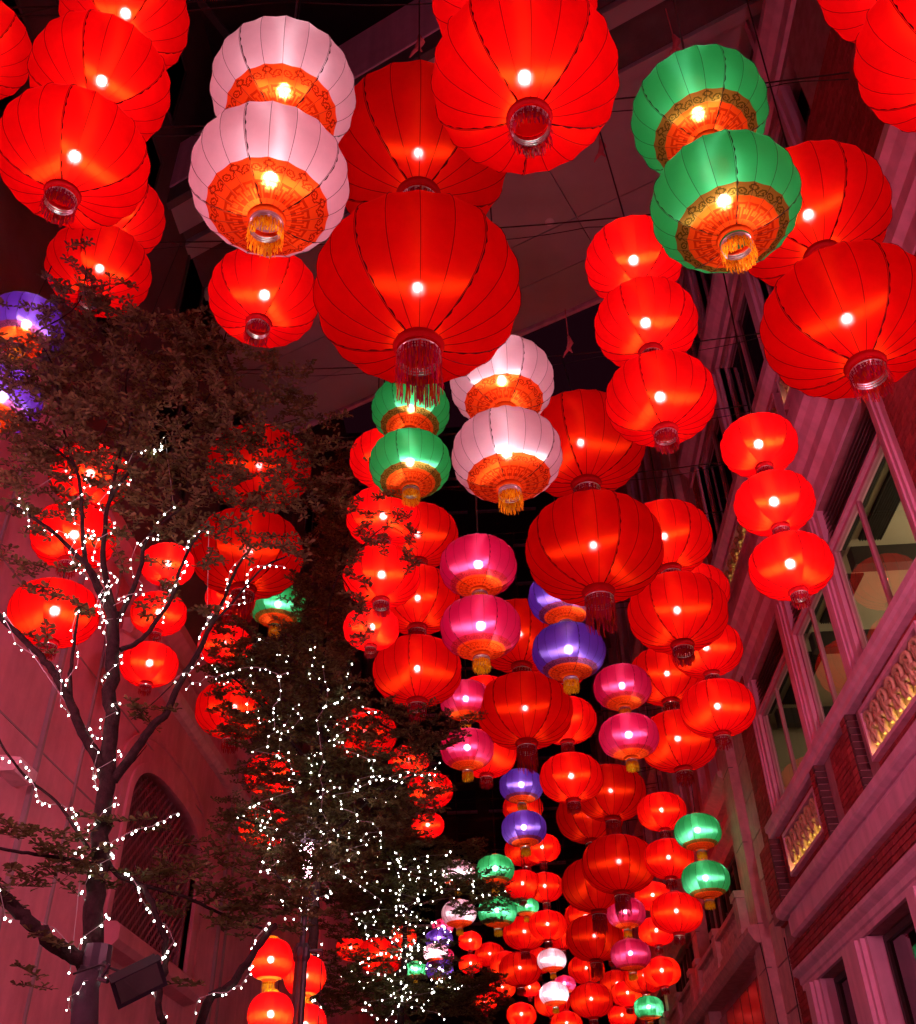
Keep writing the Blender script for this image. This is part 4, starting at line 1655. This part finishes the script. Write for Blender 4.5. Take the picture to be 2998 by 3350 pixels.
def tree(label, base, dist, limbs, clumps, leaf_len, dens):
    root = thing('street_tree', label, 'tree', base, 0, 'trees along the left side of the street')
    b = np.array(base)
    lines = []
    for i, (pts, r0, r1) in enumerate(limbs):
        P = [np.array(p) if len(p) == 3 and p[2] is not None and p[0] < -1 and abs(p[0]) < 8 and p[2] < 12 and i == -1 else p for p in pts]
        W = []
        for p in pts:
            if p[0] == 'w':
                W.append(np.array(p[1:], float))
            else:
                W.append(at(p[0], p[1], dist + (p[2] if len(p) > 2 else 0)))
        L = smooth_line(W, 5)
        L = [p + rng.normal(size=3) * r1 * .25 for p in L]
        R_ = [r0 + (r1 - r0) * k / (len(L) - 1) for k in range(len(L))]
        mb = MB()
        mb.tube([p - b for p in L], R_, 9 if r0 > .03 else 6)
        mb.build('trunk' if i == 0 else 'limb', bark_m, root, True)
        lines.append((L, R_))
    n = foliage(root, b, clumps, dist, leaf_len, dens)
    return root, lines, n


def helix(L, R_, spacing, turns, off=.02, seed=0, t0=0.0, t1=1.0, swing=0.0):
    rr = random.Random(seed)
    seg = [0.0]
    for i in range(1, len(L)):
        seg.append(seg[-1] + float(np.linalg.norm(L[i] - L[i - 1])))
    tot = seg[-1]

    def ev(s_):
        s_ = max(0, min(tot - 1e-6, s_))
        i = max(j for j in range(len(seg)) if seg[j] <= s_)
        i = min(i, len(L) - 2)
        f = (s_ - seg[i]) / max(1e-6, seg[i + 1] - seg[i])
        return L[i] + (L[i + 1] - L[i]) * f, R_[i] + (R_[i + 1] - R_[i]) * f, L[i + 1] - L[i]
    out = []
    s_ = tot * t0
    spacing = spacing * .78
    while s_ < tot * t1:
        p, r, t = ev(s_)
        t = t / (np.linalg.norm(t) + 1e-9)
        u = np.cross(t, np.array([0.3, 0.9, 0.2]))
        u /= np.linalg.norm(u) + 1e-9
        w_ = np.cross(t, u)
        a = turns * 2 * PI * (s_ / 1.0) + rr.uniform(-.5, .5)
        q = p + (u * math.cos(a) + w_ * math.sin(a)) * (r + off + rr.uniform(0, .02) + swing * rr.random())
        out.append(q)
        s_ += spacing * (rr.uniform(.15, .5) if rr.random() < .3 else rr.uniform(.8, 1.6))
    return out


def light_string(label, pts, r=.0064):
    root = thing('fairy_light_string', label, 'string lights', tuple(pts[0]), 0, 'white fairy lights wound on the trees')
    b = np.array(pts[0])
    w_ = MB()
    w_.tube([p - b for p in pts], .0028, 3, cap=False)
    w_.build('wire', wire_m, root)
    for p in pts:
        o = link('bulb', fairy_me, root, tuple(p - b + np.array([random.uniform(-.012, .012), random.uniform(-.012, .012), -.014])))
        s_ = r * random.uniform(.65, 1.35)
        o.scale = (s_, s_, s_ * 1.3)
    return root


# tree one, nearest on the left: picture points at about eight metres
D1 = 8.0
base1 = (-3.0, 7.42, 0.0)
limbs1 = [
    ([('w', -3.0, 7.42, -.1), (168, 2030), (182, 1920), (190, 1800), (200, 1680), (212, 1560), (221, 1440), (224, 1320), (226, 1215)], .085, .052),
    ([(212, 1545), (185, 1490), (160, 1445), (140, 1395), (115, 1350), (88, 1312), (45, 1265), (-10, 1215)], .045, .022),
    ([(142, 1400), (140, 1350), (147, 1280), (158, 1205)], .022, .0105),
    ([(225, 1550), (262, 1500), (305, 1440), (332, 1415), (355, 1360, .1), (392, 1300, .2), (418, 1245, .3), (445, 1190, .4), (470, 1130, .5), (500, 1085, .5)], .042, .0105),
    ([(420, 1240, .3), (460, 1200, .3), (520, 1130, .3), (570, 1105, .3)], .016, .008),
    ([(226, 1220), (205, 1180), (180, 1130), (150, 1100), (110, 1060), (70, 1030), (20, 1000)], .030, .012),
    ([(222, 1230), (195, 1170), (172, 1120), (165, 1060), (162, 990), (150, 930), (120, 900), (60, 860)], .026, .010),
    ([(226, 1215), (206, 1120), (208, 1060), (216, 1000), (250, 945), (300, 890), (345, 862)], .030, .010),
    ([(232, 1235), (260, 1180), (282, 1120), (288, 1080), (320, 1040), (360, 1010)], .028, .011),
    ([(240, 1290), (275, 1275), (310, 1235), (345, 1180), (358, 1130), (385, 1075), (415, 1045)], .024, .010),
    ([(216, 1000), (240, 900), (262, 830), (250, 760), (270, 690)], .016, .007),
    ([(300, 890), (380, 830), (430, 760), (440, 700)], .014, .006),
    ([(345, 862), (430, 870), (520, 850), (600, 830)], .012, .006),
    ([(150, 930), (120, 830), (110, 740), (70, 660)], .014, .006),
    ([(70, 660), (150, 610), (172, 540), (168, 490)], .008, .004),
    ([(440, 700), (455, 650), (490, 640), (525, 668)], .008, .004),
    ([(182, 1930), (150, 1900), (100, 1870), (60, 1835), (20, 1795), (-30, 1750)], .058, .04),
    ([(210, 1725), (165, 1712), (100, 1700), (30, 1690), (-30, 1680)], .018, .010),
    ([(205, 1700), (240, 1742), (300, 1762), (370, 1782), (440, 1815, .2), (520, 1845, .4)], .020, .009),
    ([(255, 1745), (290, 1770, -.1), (318, 1840, -.2), (330, 1905, -.2), (316, 1975, -.2), (322, 2040, -.2)], .020, .026),
    ([(178, 1690), (140, 1630), (110, 1590), (60, 1550), (10, 1490), (-10, 1440)], .014, .008),
    ([(200, 1600), (240, 1540), (268, 1510), (292, 1480)], .008, .004),
    ([(350, 1352, .1), (300, 1400), (260, 1430)], .006, .003),
    ([('w', -2.05, 7.2, 1.5), (400, 2034, -.5), (455, 1960, -.5), (500, 1900, -.5), (545, 1840, -.3)], .036, .022),
]
clumps1 = [
    (172, 510, 22, 30, .7), (180, 560, 24, 34, .7), (120, 585, 28, 34, .6), (252, 588, 26, 30, .55), (200, 626, 72, 12, .8), (60, 612, 60, 24, .35), (100, 660, 26, 40, .5), (30, 670, 56, 36, .55), (20, 745, 50, 36, .6),
    (110, 705, 50, 44, .9), (190, 620, 75, 26, .6), (215, 655, 90, 40, .8), (320, 690, 120, 50, .95), (400, 660, 60, 36, .7), (460, 632, 36, 24, .5),
    (520, 662, 42, 18, .55), (440, 745, 110, 60, .9), (310, 770, 110, 60, .8), (170, 760, 110, 60, .8), (60, 770, 70, 60, .9), (260, 835, 150, 60, .95),
    (90, 850, 100, 60, 1.1), (420, 835, 120, 55, 1.1), (545, 785, 70, 45, .7), (600, 840, 70, 35, .6), (665, 830, 35, 30, .45), (500, 890, 90, 45, .9), (590, 900, 50, 40, .6),
    (160, 905, 140, 45, .75), (330, 920, 120, 50, .9), (40, 930, 60, 45, .8), (470, 960, 90, 40, .95), (560, 990, 60, 45, .7), (40, 1000, 70, 36, .7), (150, 985, 90, 34, .55),
    (290, 1000, 90, 36, .7), (420, 1010, 100, 40, .8), (540, 1050, 80, 36, .7), (90, 1075, 70, 24, .3), (215, 1065, 50, 22, .35), (330, 1065, 60, 24, .5), (470, 1085, 70, 26, .5), (250, 950, 80, 40, .8), (600, 960, 60, 40, .7), (640, 900, 50, 34, .6), (60, 1120, 60, 20, .3), (150, 1130, 40, 24, .3), (270, 1110, 40, 24, .4), (380, 1125, 50, 22, .4), (250, 1060, 30, 24, .4), (560, 1110, 50, 22, .5), (330, 1160, 30, 18, .35), (400, 1075, 50, 24, .5), (90, 1180, 40, 14, .25), (400, 1215, 36, 16, .3), (560, 720, 60, 30, .4), (610, 770, 50, 30, .4), (380, 700, 60, 30, .6), (20, 1100, 30, 20, .4),
    (305, 1205, 48, 26, .8), (600, 1020, 40, 40, .5), (70, 1255, 36, 16, .35), (145, 1200, 20, 12, .4),
    (40, 1660, 90, 26, .75), (110, 1690, 110, 30, .9), (60, 1735, 110, 30, .9), (180, 1750, 90, 26, .8), (250, 1655, 60, 22, .5), (30, 1800, 60, 16, .4), (150, 1640, 50, 18, .5),
    (330, 1740, 90, 34, .9), (430, 1760, 100, 44, 1.2), (520, 1800, 90, 40, 1.1), (420, 1700, 60, 30, .9), (500, 1840, 90, 26, .9), (330, 1790, 60, 20, .6), (600, 1830, 60, 34, .9),
    (270, 1420, 40, 18, .35), (275, 1400, 26, 14, .35), (120, 1880, 26, 14, .35), (60, 1960, 40, 26, .15), (380, 1950, 14, 40, .3),
]
t1, lines1, n1 = tree('nearest bare limbed street tree at lower left, wound with fairy lights', base1, D1, limbs1, clumps1, .076, .92)

D2 = 13.0
base2 = (-2.62, 12.74, 0.0)
limbs2 = [
    ([('w', -2.62, 12.74, -.1), (604, 2034), (612, 1960), (622, 1870), (628, 1780), (634, 1690), (640, 1600), (640, 1500)], .075, .05),
    ([(640, 1560), (600, 1500), (560, 1450), (520, 1400), (470, 1350), (420, 1320)], .03, .012),
    ([(640, 1520), (660, 1440), (690, 1380), (720, 1330)], .03, .012),
    ([(640, 1500), (636, 1420), (640, 1340), (650, 1240), (670, 1140), (690, 1060), (700, 990)], .035, .010),
    ([(630, 1720), (580, 1670), (520, 1640), (470, 1620)], .026, .012),
    ([(632, 1680), (690, 1630), (750, 1580), (820, 1540), (880, 1510)], .028, .010),
    ([(628, 1790), (560, 1750), (540, 1700), (538, 1640)], .02, .010),
    ([(690, 1380), (760, 1440), (830, 1460), (890, 1450)], .016, .008),
    ([(690, 1060), (740, 1040), (790, 1060), (830, 1090)], .010, .005),
    ([(640, 1340), (600, 1300), (540, 1290), (480, 1310)], .014, .007),
    ([(650, 1260), (655, 1200, -1.2), (675, 1140, -2.4), (720, 1085, -3.2), (770, 1045, -3.4), (820, 1075, -3.4)], .016, .005),
    ([(675, 1140, -2.4), (700, 1180, -3.0), (725, 1230, -3.4)], .008, .004),
]
clumps2 = [
    (690, 930, 50, 40, .8), (660, 1000, 50, 60, 1.1), (700, 1060, 50, 50, 1.0), (650, 1100, 50, 60, 1.2), (690, 1150, 40, 50, 1.0), (640, 1200, 60, 60, 1.2),
    (660, 1280, 60, 60, 1.2), (600, 1270, 50, 50, 1.0), (600, 1200, 30, 36, .8), (585, 1165, 30, 20, .7), (560, 1330, 70, 50, 1.1), (640, 1360, 80, 60, 1.3), (480, 1320, 70, 36, 1.0), (460, 1275, 50, 40, .9),
    (500, 1390, 80, 50, 1.1), (590, 1430, 90, 60, 1.3), (500, 1460, 70, 40, 1.0), (680, 1440, 80, 60, 1.2), (760, 1440, 70, 40, 1.0), (700, 1380, 40, 30, .8),
    (540, 1530, 90, 50, 1.1), (640, 1530, 100, 60, 1.3), (740, 1530, 80, 50, 1.2), (820, 1490, 50, 36, .8), (880, 1455, 44, 28, .8), (870, 1420, 34, 24, .6), (840, 1560, 60, 50, .9),
    (520, 1620, 80, 50, 1.1), (620, 1630, 100, 60, 1.3), (720, 1630, 90, 60, 1.3), (810, 1620, 60, 50, 1.0), (470, 1640, 50, 40, .9), (560, 1700, 80, 50, 1.2), (660, 1720, 100, 50, 1.2),
    (770, 1005, 44, 22, .55, -3.4), (800, 1050, 44, 18, .55, -3.4), (750, 1075, 36, 22, .6, -3.4), (800, 1105, 44, 16, .7, -3.4), (735, 1050, 26, 26, .5, -3.4), (716, 1185, 26, 34, .6, -3.4), (735, 1225, 34, 18, .6, -3.4), (698, 1120, 26, 36, .7, -3.4), (690, 1010, 22, 40, .6, -3.2), (715, 1285, 22, 20, .5, -3.2),
    (752, 915, 20, 20, .35, -3.4), (822, 960, 14, 14, .25, -3.4), (470, 1430, 40, 30, .8), (430, 1340, 40, 24, .7), (860, 1480, 50, 26, .8), (920, 1440, 26, 36, .5), (595, 1685, 60, 50, 1.8, -1.2), (590, 1715, 34, 30, 2.0, -1.5), (600, 1750, 60, 40, 1.0, -1.2), (560, 1790, 50, 30, .9, -1.0),
]
t2, lines2, n2 = tree('middle street tree with a dense dark crown, full of fairy lights', base2, D2, limbs2, clumps2, .078, 1.2)

D3 = 20.0
base3 = (-2.2, 19.9, 0.0)
limbs3 = [
    ([('w', -2.2, 19.9, -.1), (796, 2034), (800, 1960), (804, 1880), (806, 1800), (808, 1720)], .07, .04),
    ([(806, 1790), (850, 1750), (900, 1730), (950, 1760), (1000, 1790)], .03, .008),
    ([(806, 1760), (770, 1700), (730, 1660)], .025, .010),
    ([(802, 1890), (750, 1850), (700, 1830)], .02, .010),
    ([(802, 1900), (850, 1850), (890, 1840)], .018, .008),
    ([(798, 1980), (850, 1960), (920, 1950)], .018, .008),
    ([(800, 1960), (740, 1940), (680, 1950)], .018, .008),
]
clumps3 = [
    (760, 1700, 80, 40, 1.0), (850, 1700, 70, 40, 1.0), (800, 1660, 60, 30, .9), (920, 1690, 60, 30, 1.0), (890, 1745, 70, 34, 1.1), (950, 1770, 60, 26, 1.0), (1000, 1790, 30, 18, .8), (985, 1745, 30, 22, .6),
    (820, 1770, 60, 40, 1.1), (740, 1780, 80, 44, 1.1), (680, 1770, 60, 40, 1.0), (920, 1800, 50, 22, .9), (980, 1815, 36, 18, .8), (700, 1840, 80, 30, 1.0), (780, 1840, 70, 30, 1.0),
    (690, 1900, 70, 20, .7), (760, 1905, 60, 22, .8), (830, 1890, 30, 26, .8), (700, 1960, 80, 40, 1.3), (790, 1990, 80, 50, 1.3), (880, 1980, 70, 44, 1.3), (940, 1960, 50, 36, 1.0), (640, 1990, 50, 36, .9),
    (970, 1950, 34, 20, .8), (960, 2010, 40, 30, 1.0), (1010, 1990, 20, 24, .6), (890, 1925, 34, 20, .9), (880, 1885, 26, 22, .7),
]
t3, lines3, n3 = tree('far street tree in the bottom middle before the green and violet lanterns', base3, D3, limbs3, clumps3, .085, 1.15)
print('leaves', n1, n2, n3)

# fairy lights ------------------------------------------------------------
l1 = lines1
light_string('fairy lights wound up the nearest tree trunk', helix(*l1[0], .062, 2.3, .02, 1, .30, 1.0))
light_string('fairy lights along the drooping left limb of the nearest tree', helix(*l1[1], .085, 1.5, .02, 2) + helix(*l1[2], .12, 1.5, .015, 21))
light_string('fairy lights along the long right limb of the nearest tree', helix(*l1[3], .10, 1.2, .02, 3, .35))
light_string('fairy lights on the upper left branches of the nearest tree', helix(*l1[5], .065, 1.8, .03, 4, 0, 1, .05) + helix(*l1[6], .075, 1.8, .03, 5, 0, .8, .05)[::-1])
light_string('fairy lights on the upper middle branches of the nearest tree', helix(*l1[7], .07, 1.8, .03, 6, 0, 1, .04) + helix(*l1[8], .08, 1.6, .03, 7, 0, 1, .05)[::-1])
light_string('fairy lights on the branch reaching right above the green lantern', helix(*l1[9], .085, 1.6, .02, 8, .3) + helix(*l1[4], .085, 1.6, .03, 9, 0, 1, .04))
light_string('fairy lights on the thin left branch above the floodlight', helix(*l1[20], .05, 1.9, .025, 10, 0, 1, .03)[::-1] + helix(*l1[16], .16, 1.4, .03, 11, .1, .9))
light_string('fairy lights down the crooked hanging branch', helix(*l1[19], .08, 1.5, .02, 12))
light_string('fairy lights along the diagonal limb beside the pole lanterns', helix(*l1[23], .07, 1.5, .02, 13, .45))
loose = [at(195 + k * 13 + random.uniform(-5, 5), 1682 - k * 5.4 + random.uniform(-4, 4), 7.8) for k in range(13)]
light_string('loose fairy light strand crossing the arched lattice', loose)
J = lambda a: random.uniform(-a, a)
loose = [at(370 + 14 * k + J(6), 1365 - 26 * math.sin(k * .20) - 1.2 * k + J(5), 9.2) for k in range(15)] + [at(560 - 3 * k + J(9), 1338 + 16 * k + J(7), 9.3) for k in range(8)]
light_string('loose fairy light strand drooping right of the nearest tree', loose)


def scatter_lights(lines, spacing, seed, swing, skip=()):
    out = []
    for i, (L, R_) in enumerate(lines):
        if i in skip: continue
        out.append(helix(L, R_, spacing, 1.4, .03, seed + i, .25 if i == 0 else 0.0, 1.0, swing))
    return out


runs2 = scatter_lights(lines2, .085, 40, .16, (3, 7, 8, 10, 11))
nm2 = ['up the middle tree trunk', 'on the upper left limb of the middle tree', 'on the upper right limb of the middle tree', 'on the long right limb of the middle tree',
       'on the lower left limb of the middle tree', 'on the lowest bent limb of the middle tree', 'on the short left twig of the middle tree']
order = [0, 1, 2, 4, 3, 5, 6]
for k, r_ in enumerate(runs2):
    light_string('fairy lights ' + nm2[order.index(k) if k in order else k], r_, .0078)
arc = [at(700 + 7 * k + J(12), 1560 - 1.5 * k + J(16), 12.6) for k in range(16)]
light_string('short fairy light strand in the right half of the middle crown', arc, .0078)
arc = [at(640 + J(12), 1320 + 28 * k + J(8), 12.5) for k in range(16)]
light_string('fairy light strand hanging down the middle of the middle crown', arc, .0078)
for tt, cx, nm in ((1, 555, 'left'), (2, 705, 'right')):
    arc = [at(cx + 34 * math.sin(k * .45 + tt) + J(22), 1400 + 9.5 * k + J(6), 12.4) for k in range(46)]
    light_string('loose fairy lights scattered in the ' + nm + ' half of the middle crown', arc, .0078)
runs3 = scatter_lights(lines3, .10, 80, .22)
nm3 = ['up the far tree trunk', 'on the right branch of the far tree towards the green pair', 'on the upper left branch of the far tree', 'on the mid left branch of the far tree',
       'on the mid right branch of the far tree', 'on the low right branch of the far tree', 'on the low left branch of the far tree']
for k, r_ in enumerate(runs3):
    light_string('fairy lights ' + nm3[k], r_, .0105)
for tt, cx in ((1, 770), (2, 850)):
    arc = [at(cx + 40 * math.sin(k * .4 + tt) + J(24), 1690 + 5.6 * k + J(5), 19.4) for k in range(60)]
    light_string('loose fairy lights in the ' + ('left' if tt == 1 else 'right') + ' half of the far crown', arc, .0105)

# ------------------------------------------------------------------ floodlight on the nearest trunk
fl_p = at(272, 1945, 7.35)
FL = thing('floodlight', 'black floodlight clamped to the nearest tree trunk, tilted down', 'floodlight', tuple(fl_p))
FK = .76
rot = Euler((.45, -.50, .35))
flood_m = surf('floodlight_paint', (.014, .010, .016), .65, .3, 8, .1, spec=.15)
hb = MB()
hb.box(-.20 * FK, .20 * FK, -.05, .05, -.12 * FK, .12 * FK)
hb.box(-.215 * FK, .215 * FK, -.075, -.05, -.135 * FK, .135 * FK)
ho = hb.build('housing', flood_m, FL)
ho.rotation_euler = rot
vis = MB().box(-.215 * FK, .215 * FK, -.19, -.075, .125 * FK, .135 * FK)
vo = vis.build('visor', flood_m, FL)
vo.rotation_euler = rot
fins = MB()
for k in range(9):
    fins.box((-.19 + k * .045) * FK, (-.175 + k * .045) * FK, .05, .085, -.10 * FK, .10 * FK)
fo = fins.build('cooling_fins', flood_m, FL)
fo.rotation_euler = rot
lens = MB().box(-.18 * FK, .18 * FK, -.079, -.0752, -.10 * FK, .10 * FK)
lo_ = lens.build('lens', glass_dk, FL)
lo_.rotation_euler = rot
tp = at(192, 1905, 8.0) - fl_p
bk = MB()
bk.tube([(-.2, .02, .0), (-.27, .05, .02), tuple(tp * .8)], .016, 6)
bk.tube([(-.2, .0, .1), (-.25, .03, .03)], .012, 5)
bk.build('bracket', metal_dk, FL)
cl = MB().lathe([(.0, -.09), (.10, -.09), (.105, 0), (.10, .09), (0, .09)], 12, tuple(tp))
cl.build('clamp', metal_dk, FL)
fcb = MB()
fcb.tube([tuple(fl_p + np.array([-.1, .05, .05])), tuple(fl_p + np.array([-.3, .1, .12])), tuple(fl_p + np.array([-.5, .15, .08]))], .008, 4)
tag(fcb.build('floodlight_cable', cord_m), 'black cable running from the floodlight to the trunk', 'cable')
# grey-violet cloth wrapped on the trunk under the strings
wr = MB()
L0, R0 = lines1[0]
wr.tube([p for p in L0[3:9]], [r + .012 for r in R0[3:9]], 12, cap=False)
tag(wr.build('trunk_wrap', surf('wrap_cloth', (.030, .020, .028), .8, .4, 9, .4), None, True), 'dark cloth wrapped round the nearest trunk by the floodlight', 'wrap')

# ------------------------------------------------------------------ lamp post with its own lanterns, plus added fill posts out of view
fill_head_m = emit('fill_head', (1.0, .27, .42), 1500.0)  # pink fill for the added posts right of and behind the camera
fill_left_m = emit('fill_head_left', (1.0, .26, .44), 1250.0)  # pink fill for the added post on the left
lamp_soft_m = emit('lamp_head_soft', (1.0, .55, .70), 40.0)
hz = float((CAM + ray(590, 1705) / math.hypot(*ray(590, 1705)[:2]) * 12.3)[2])


def lamp_post(x, y, label, glow=None):
    o = thing('lamp_post', label, 'street lamp', (x, y, 0), 0, 'lamp posts along the street')
    MB().lathe([(.16, 0), (.16, .3), (.11, .4), (.085, .5), (.075, 4.2), (.10, 4.25), (.10, 4.35), (.07, 4.4)], 20, flute=.12).build('shaft', metal_dk, o)
    MB().tube([(0, 0, 4.3), (0, 0, hz - .25)], .035, 8).build('neck', metal_dk, o)
    MB().lathe([(.0, hz + .30), (.05, hz + .28), (.11, hz + .24), (.11, hz + .21)], 14).build('cap', metal_dk, o, True)
    MB().lathe([(.04, hz - .24), (.06, hz - .2), (.06, hz + .16), (.04, hz + .2)], 14).build('lamp_glass', glow or fill_head_m, o, True)
    return o


pp = at(590, 2034, 12.3)
LP = lamp_post(pp[0], pp[1], 'dark fluted lamp post with a lit head behind the leaves, hung with small lanterns', lamp_soft_m)
lamp_post(-4.9, 3.9, 'dark fluted lamp post with a lit head standing left of the viewer', fill_left_m)  # unseen post, added to lift the dark lower left wall
lamp_post(3.6, 4.6, 'dark fluted lamp post with a lit head standing right of the viewer')  # also added outside the frame, as fill on the right-hand facade
lamp_post(3.6, -5.5, 'dark fluted lamp post with a lit head standing right behind the viewer')  # another added fill post, behind the camera
arm = MB()
arm.tube([(-.24, 0, 4.32), (.24, 0, 4.32)], .02, 6)
arm.tube([(-.24, 0, 4.32), (-.24, 0, 3.0)], .006, 4)
arm.tube([(.24, .0, 4.32), (.24, .0, 3.0)], .006, 4)
arm.build('crossarm', metal_dk, LP)
gold_band = fabric('gold_band', (.95, .30, .02), (.98, .55, .10), (1, .5, .15))
rnd_prof = []
for i in range(13):
    t = -1 + 2 * i / 12
    a = t * math.acos(.24)
    rnd_prof.append((.5 * math.cos(a) ** .72, .42 * math.sin(a) / math.sin(math.acos(.24))))
ball_me = shell(rnd_prof, [fab['R'], gold_band], 'shade', 16, 1, lambda i, g_, c: 1 if i == 0 else 0)
for side, px, pys in (('left', 538, (1906, 2014)), ('right', 606, (1938, 2036))):
    for i, py in enumerate(pys):
        p = at(px, py, 12.0 if side == 'left' else 12.6)
        r_ = thing('pole_lantern', ('upper' if i == 0 else 'lower') + ' small round red lantern with yellow fringe, ' + side + ' of the lamp post', 'lantern', tuple(p), .3, 'small lanterns on the lamp post')
        r_.scale = (.5, .5, .5)
        link('shade', ball_me, r_)
        c_ = MB().lathe([(.17, -.42), (.15, -.44), (.13, -.48)], 16)
        c_.lathe([(.17, .42), (.15, .44), (.12, .48)], 16)
        c_.build('collar', collar_d, r_, True)
        f_ = fringe(thr_y, -.47, .44, 60, 20 + i)
        for _k, v_ in enumerate(f_.v):
            f_.v[_k] = (v_[0] * 1.35, v_[1] * 1.35, v_[2])
        f_.build('tassel', thr_y, r_)
        b = link('bulb', bulb(.5), r_, (0, 0, .0))
        b.scale = (.07, .07, .07)

# ------------------------------------------------------------------ shop signs with lit rings
ring_glow = emit('sign_ring', (.85, .95, 1.0), 5.0)
def ring_sign(c, wd, hg, rr, label):
    o = thing('shop_sign', label, 'sign', c)
    MB().box(-wd / 2, wd / 2, -.06, .06, -hg, 0).build('sign_board', sign_m, o)
    t = MB()
    pts = [(rr * math.cos(2 * PI * k / 36), -.075, -rr - .10 + rr * math.sin(2 * PI * k / 36)) for k in range(37)]
    t.tube(pts, .020, 6, cap=False)
    t.build('glowing_ring', ring_glow, o, True)
    d = MB()
    pts = [(rr * .86 * math.cos(2 * PI * k / 36), -.07, -rr - .10 + rr * .86 * math.sin(2 * PI * k / 36)) for k in range(37)]
    d.tube(pts, .028, 6, cap=False)
    d.build('dark_ring', metal_dk, o, True)
    return o


ring_sign((4.22, 20.0, 3.12), 1.06, 1.0, .22, 'mauve projecting shop sign with a glowing white ring, at the bottom edge')
ring_sign((6.2, 20.0 - .9, 3.22), .5, .9, .22, 'glowing white ring sign seen inside the ground floor window')
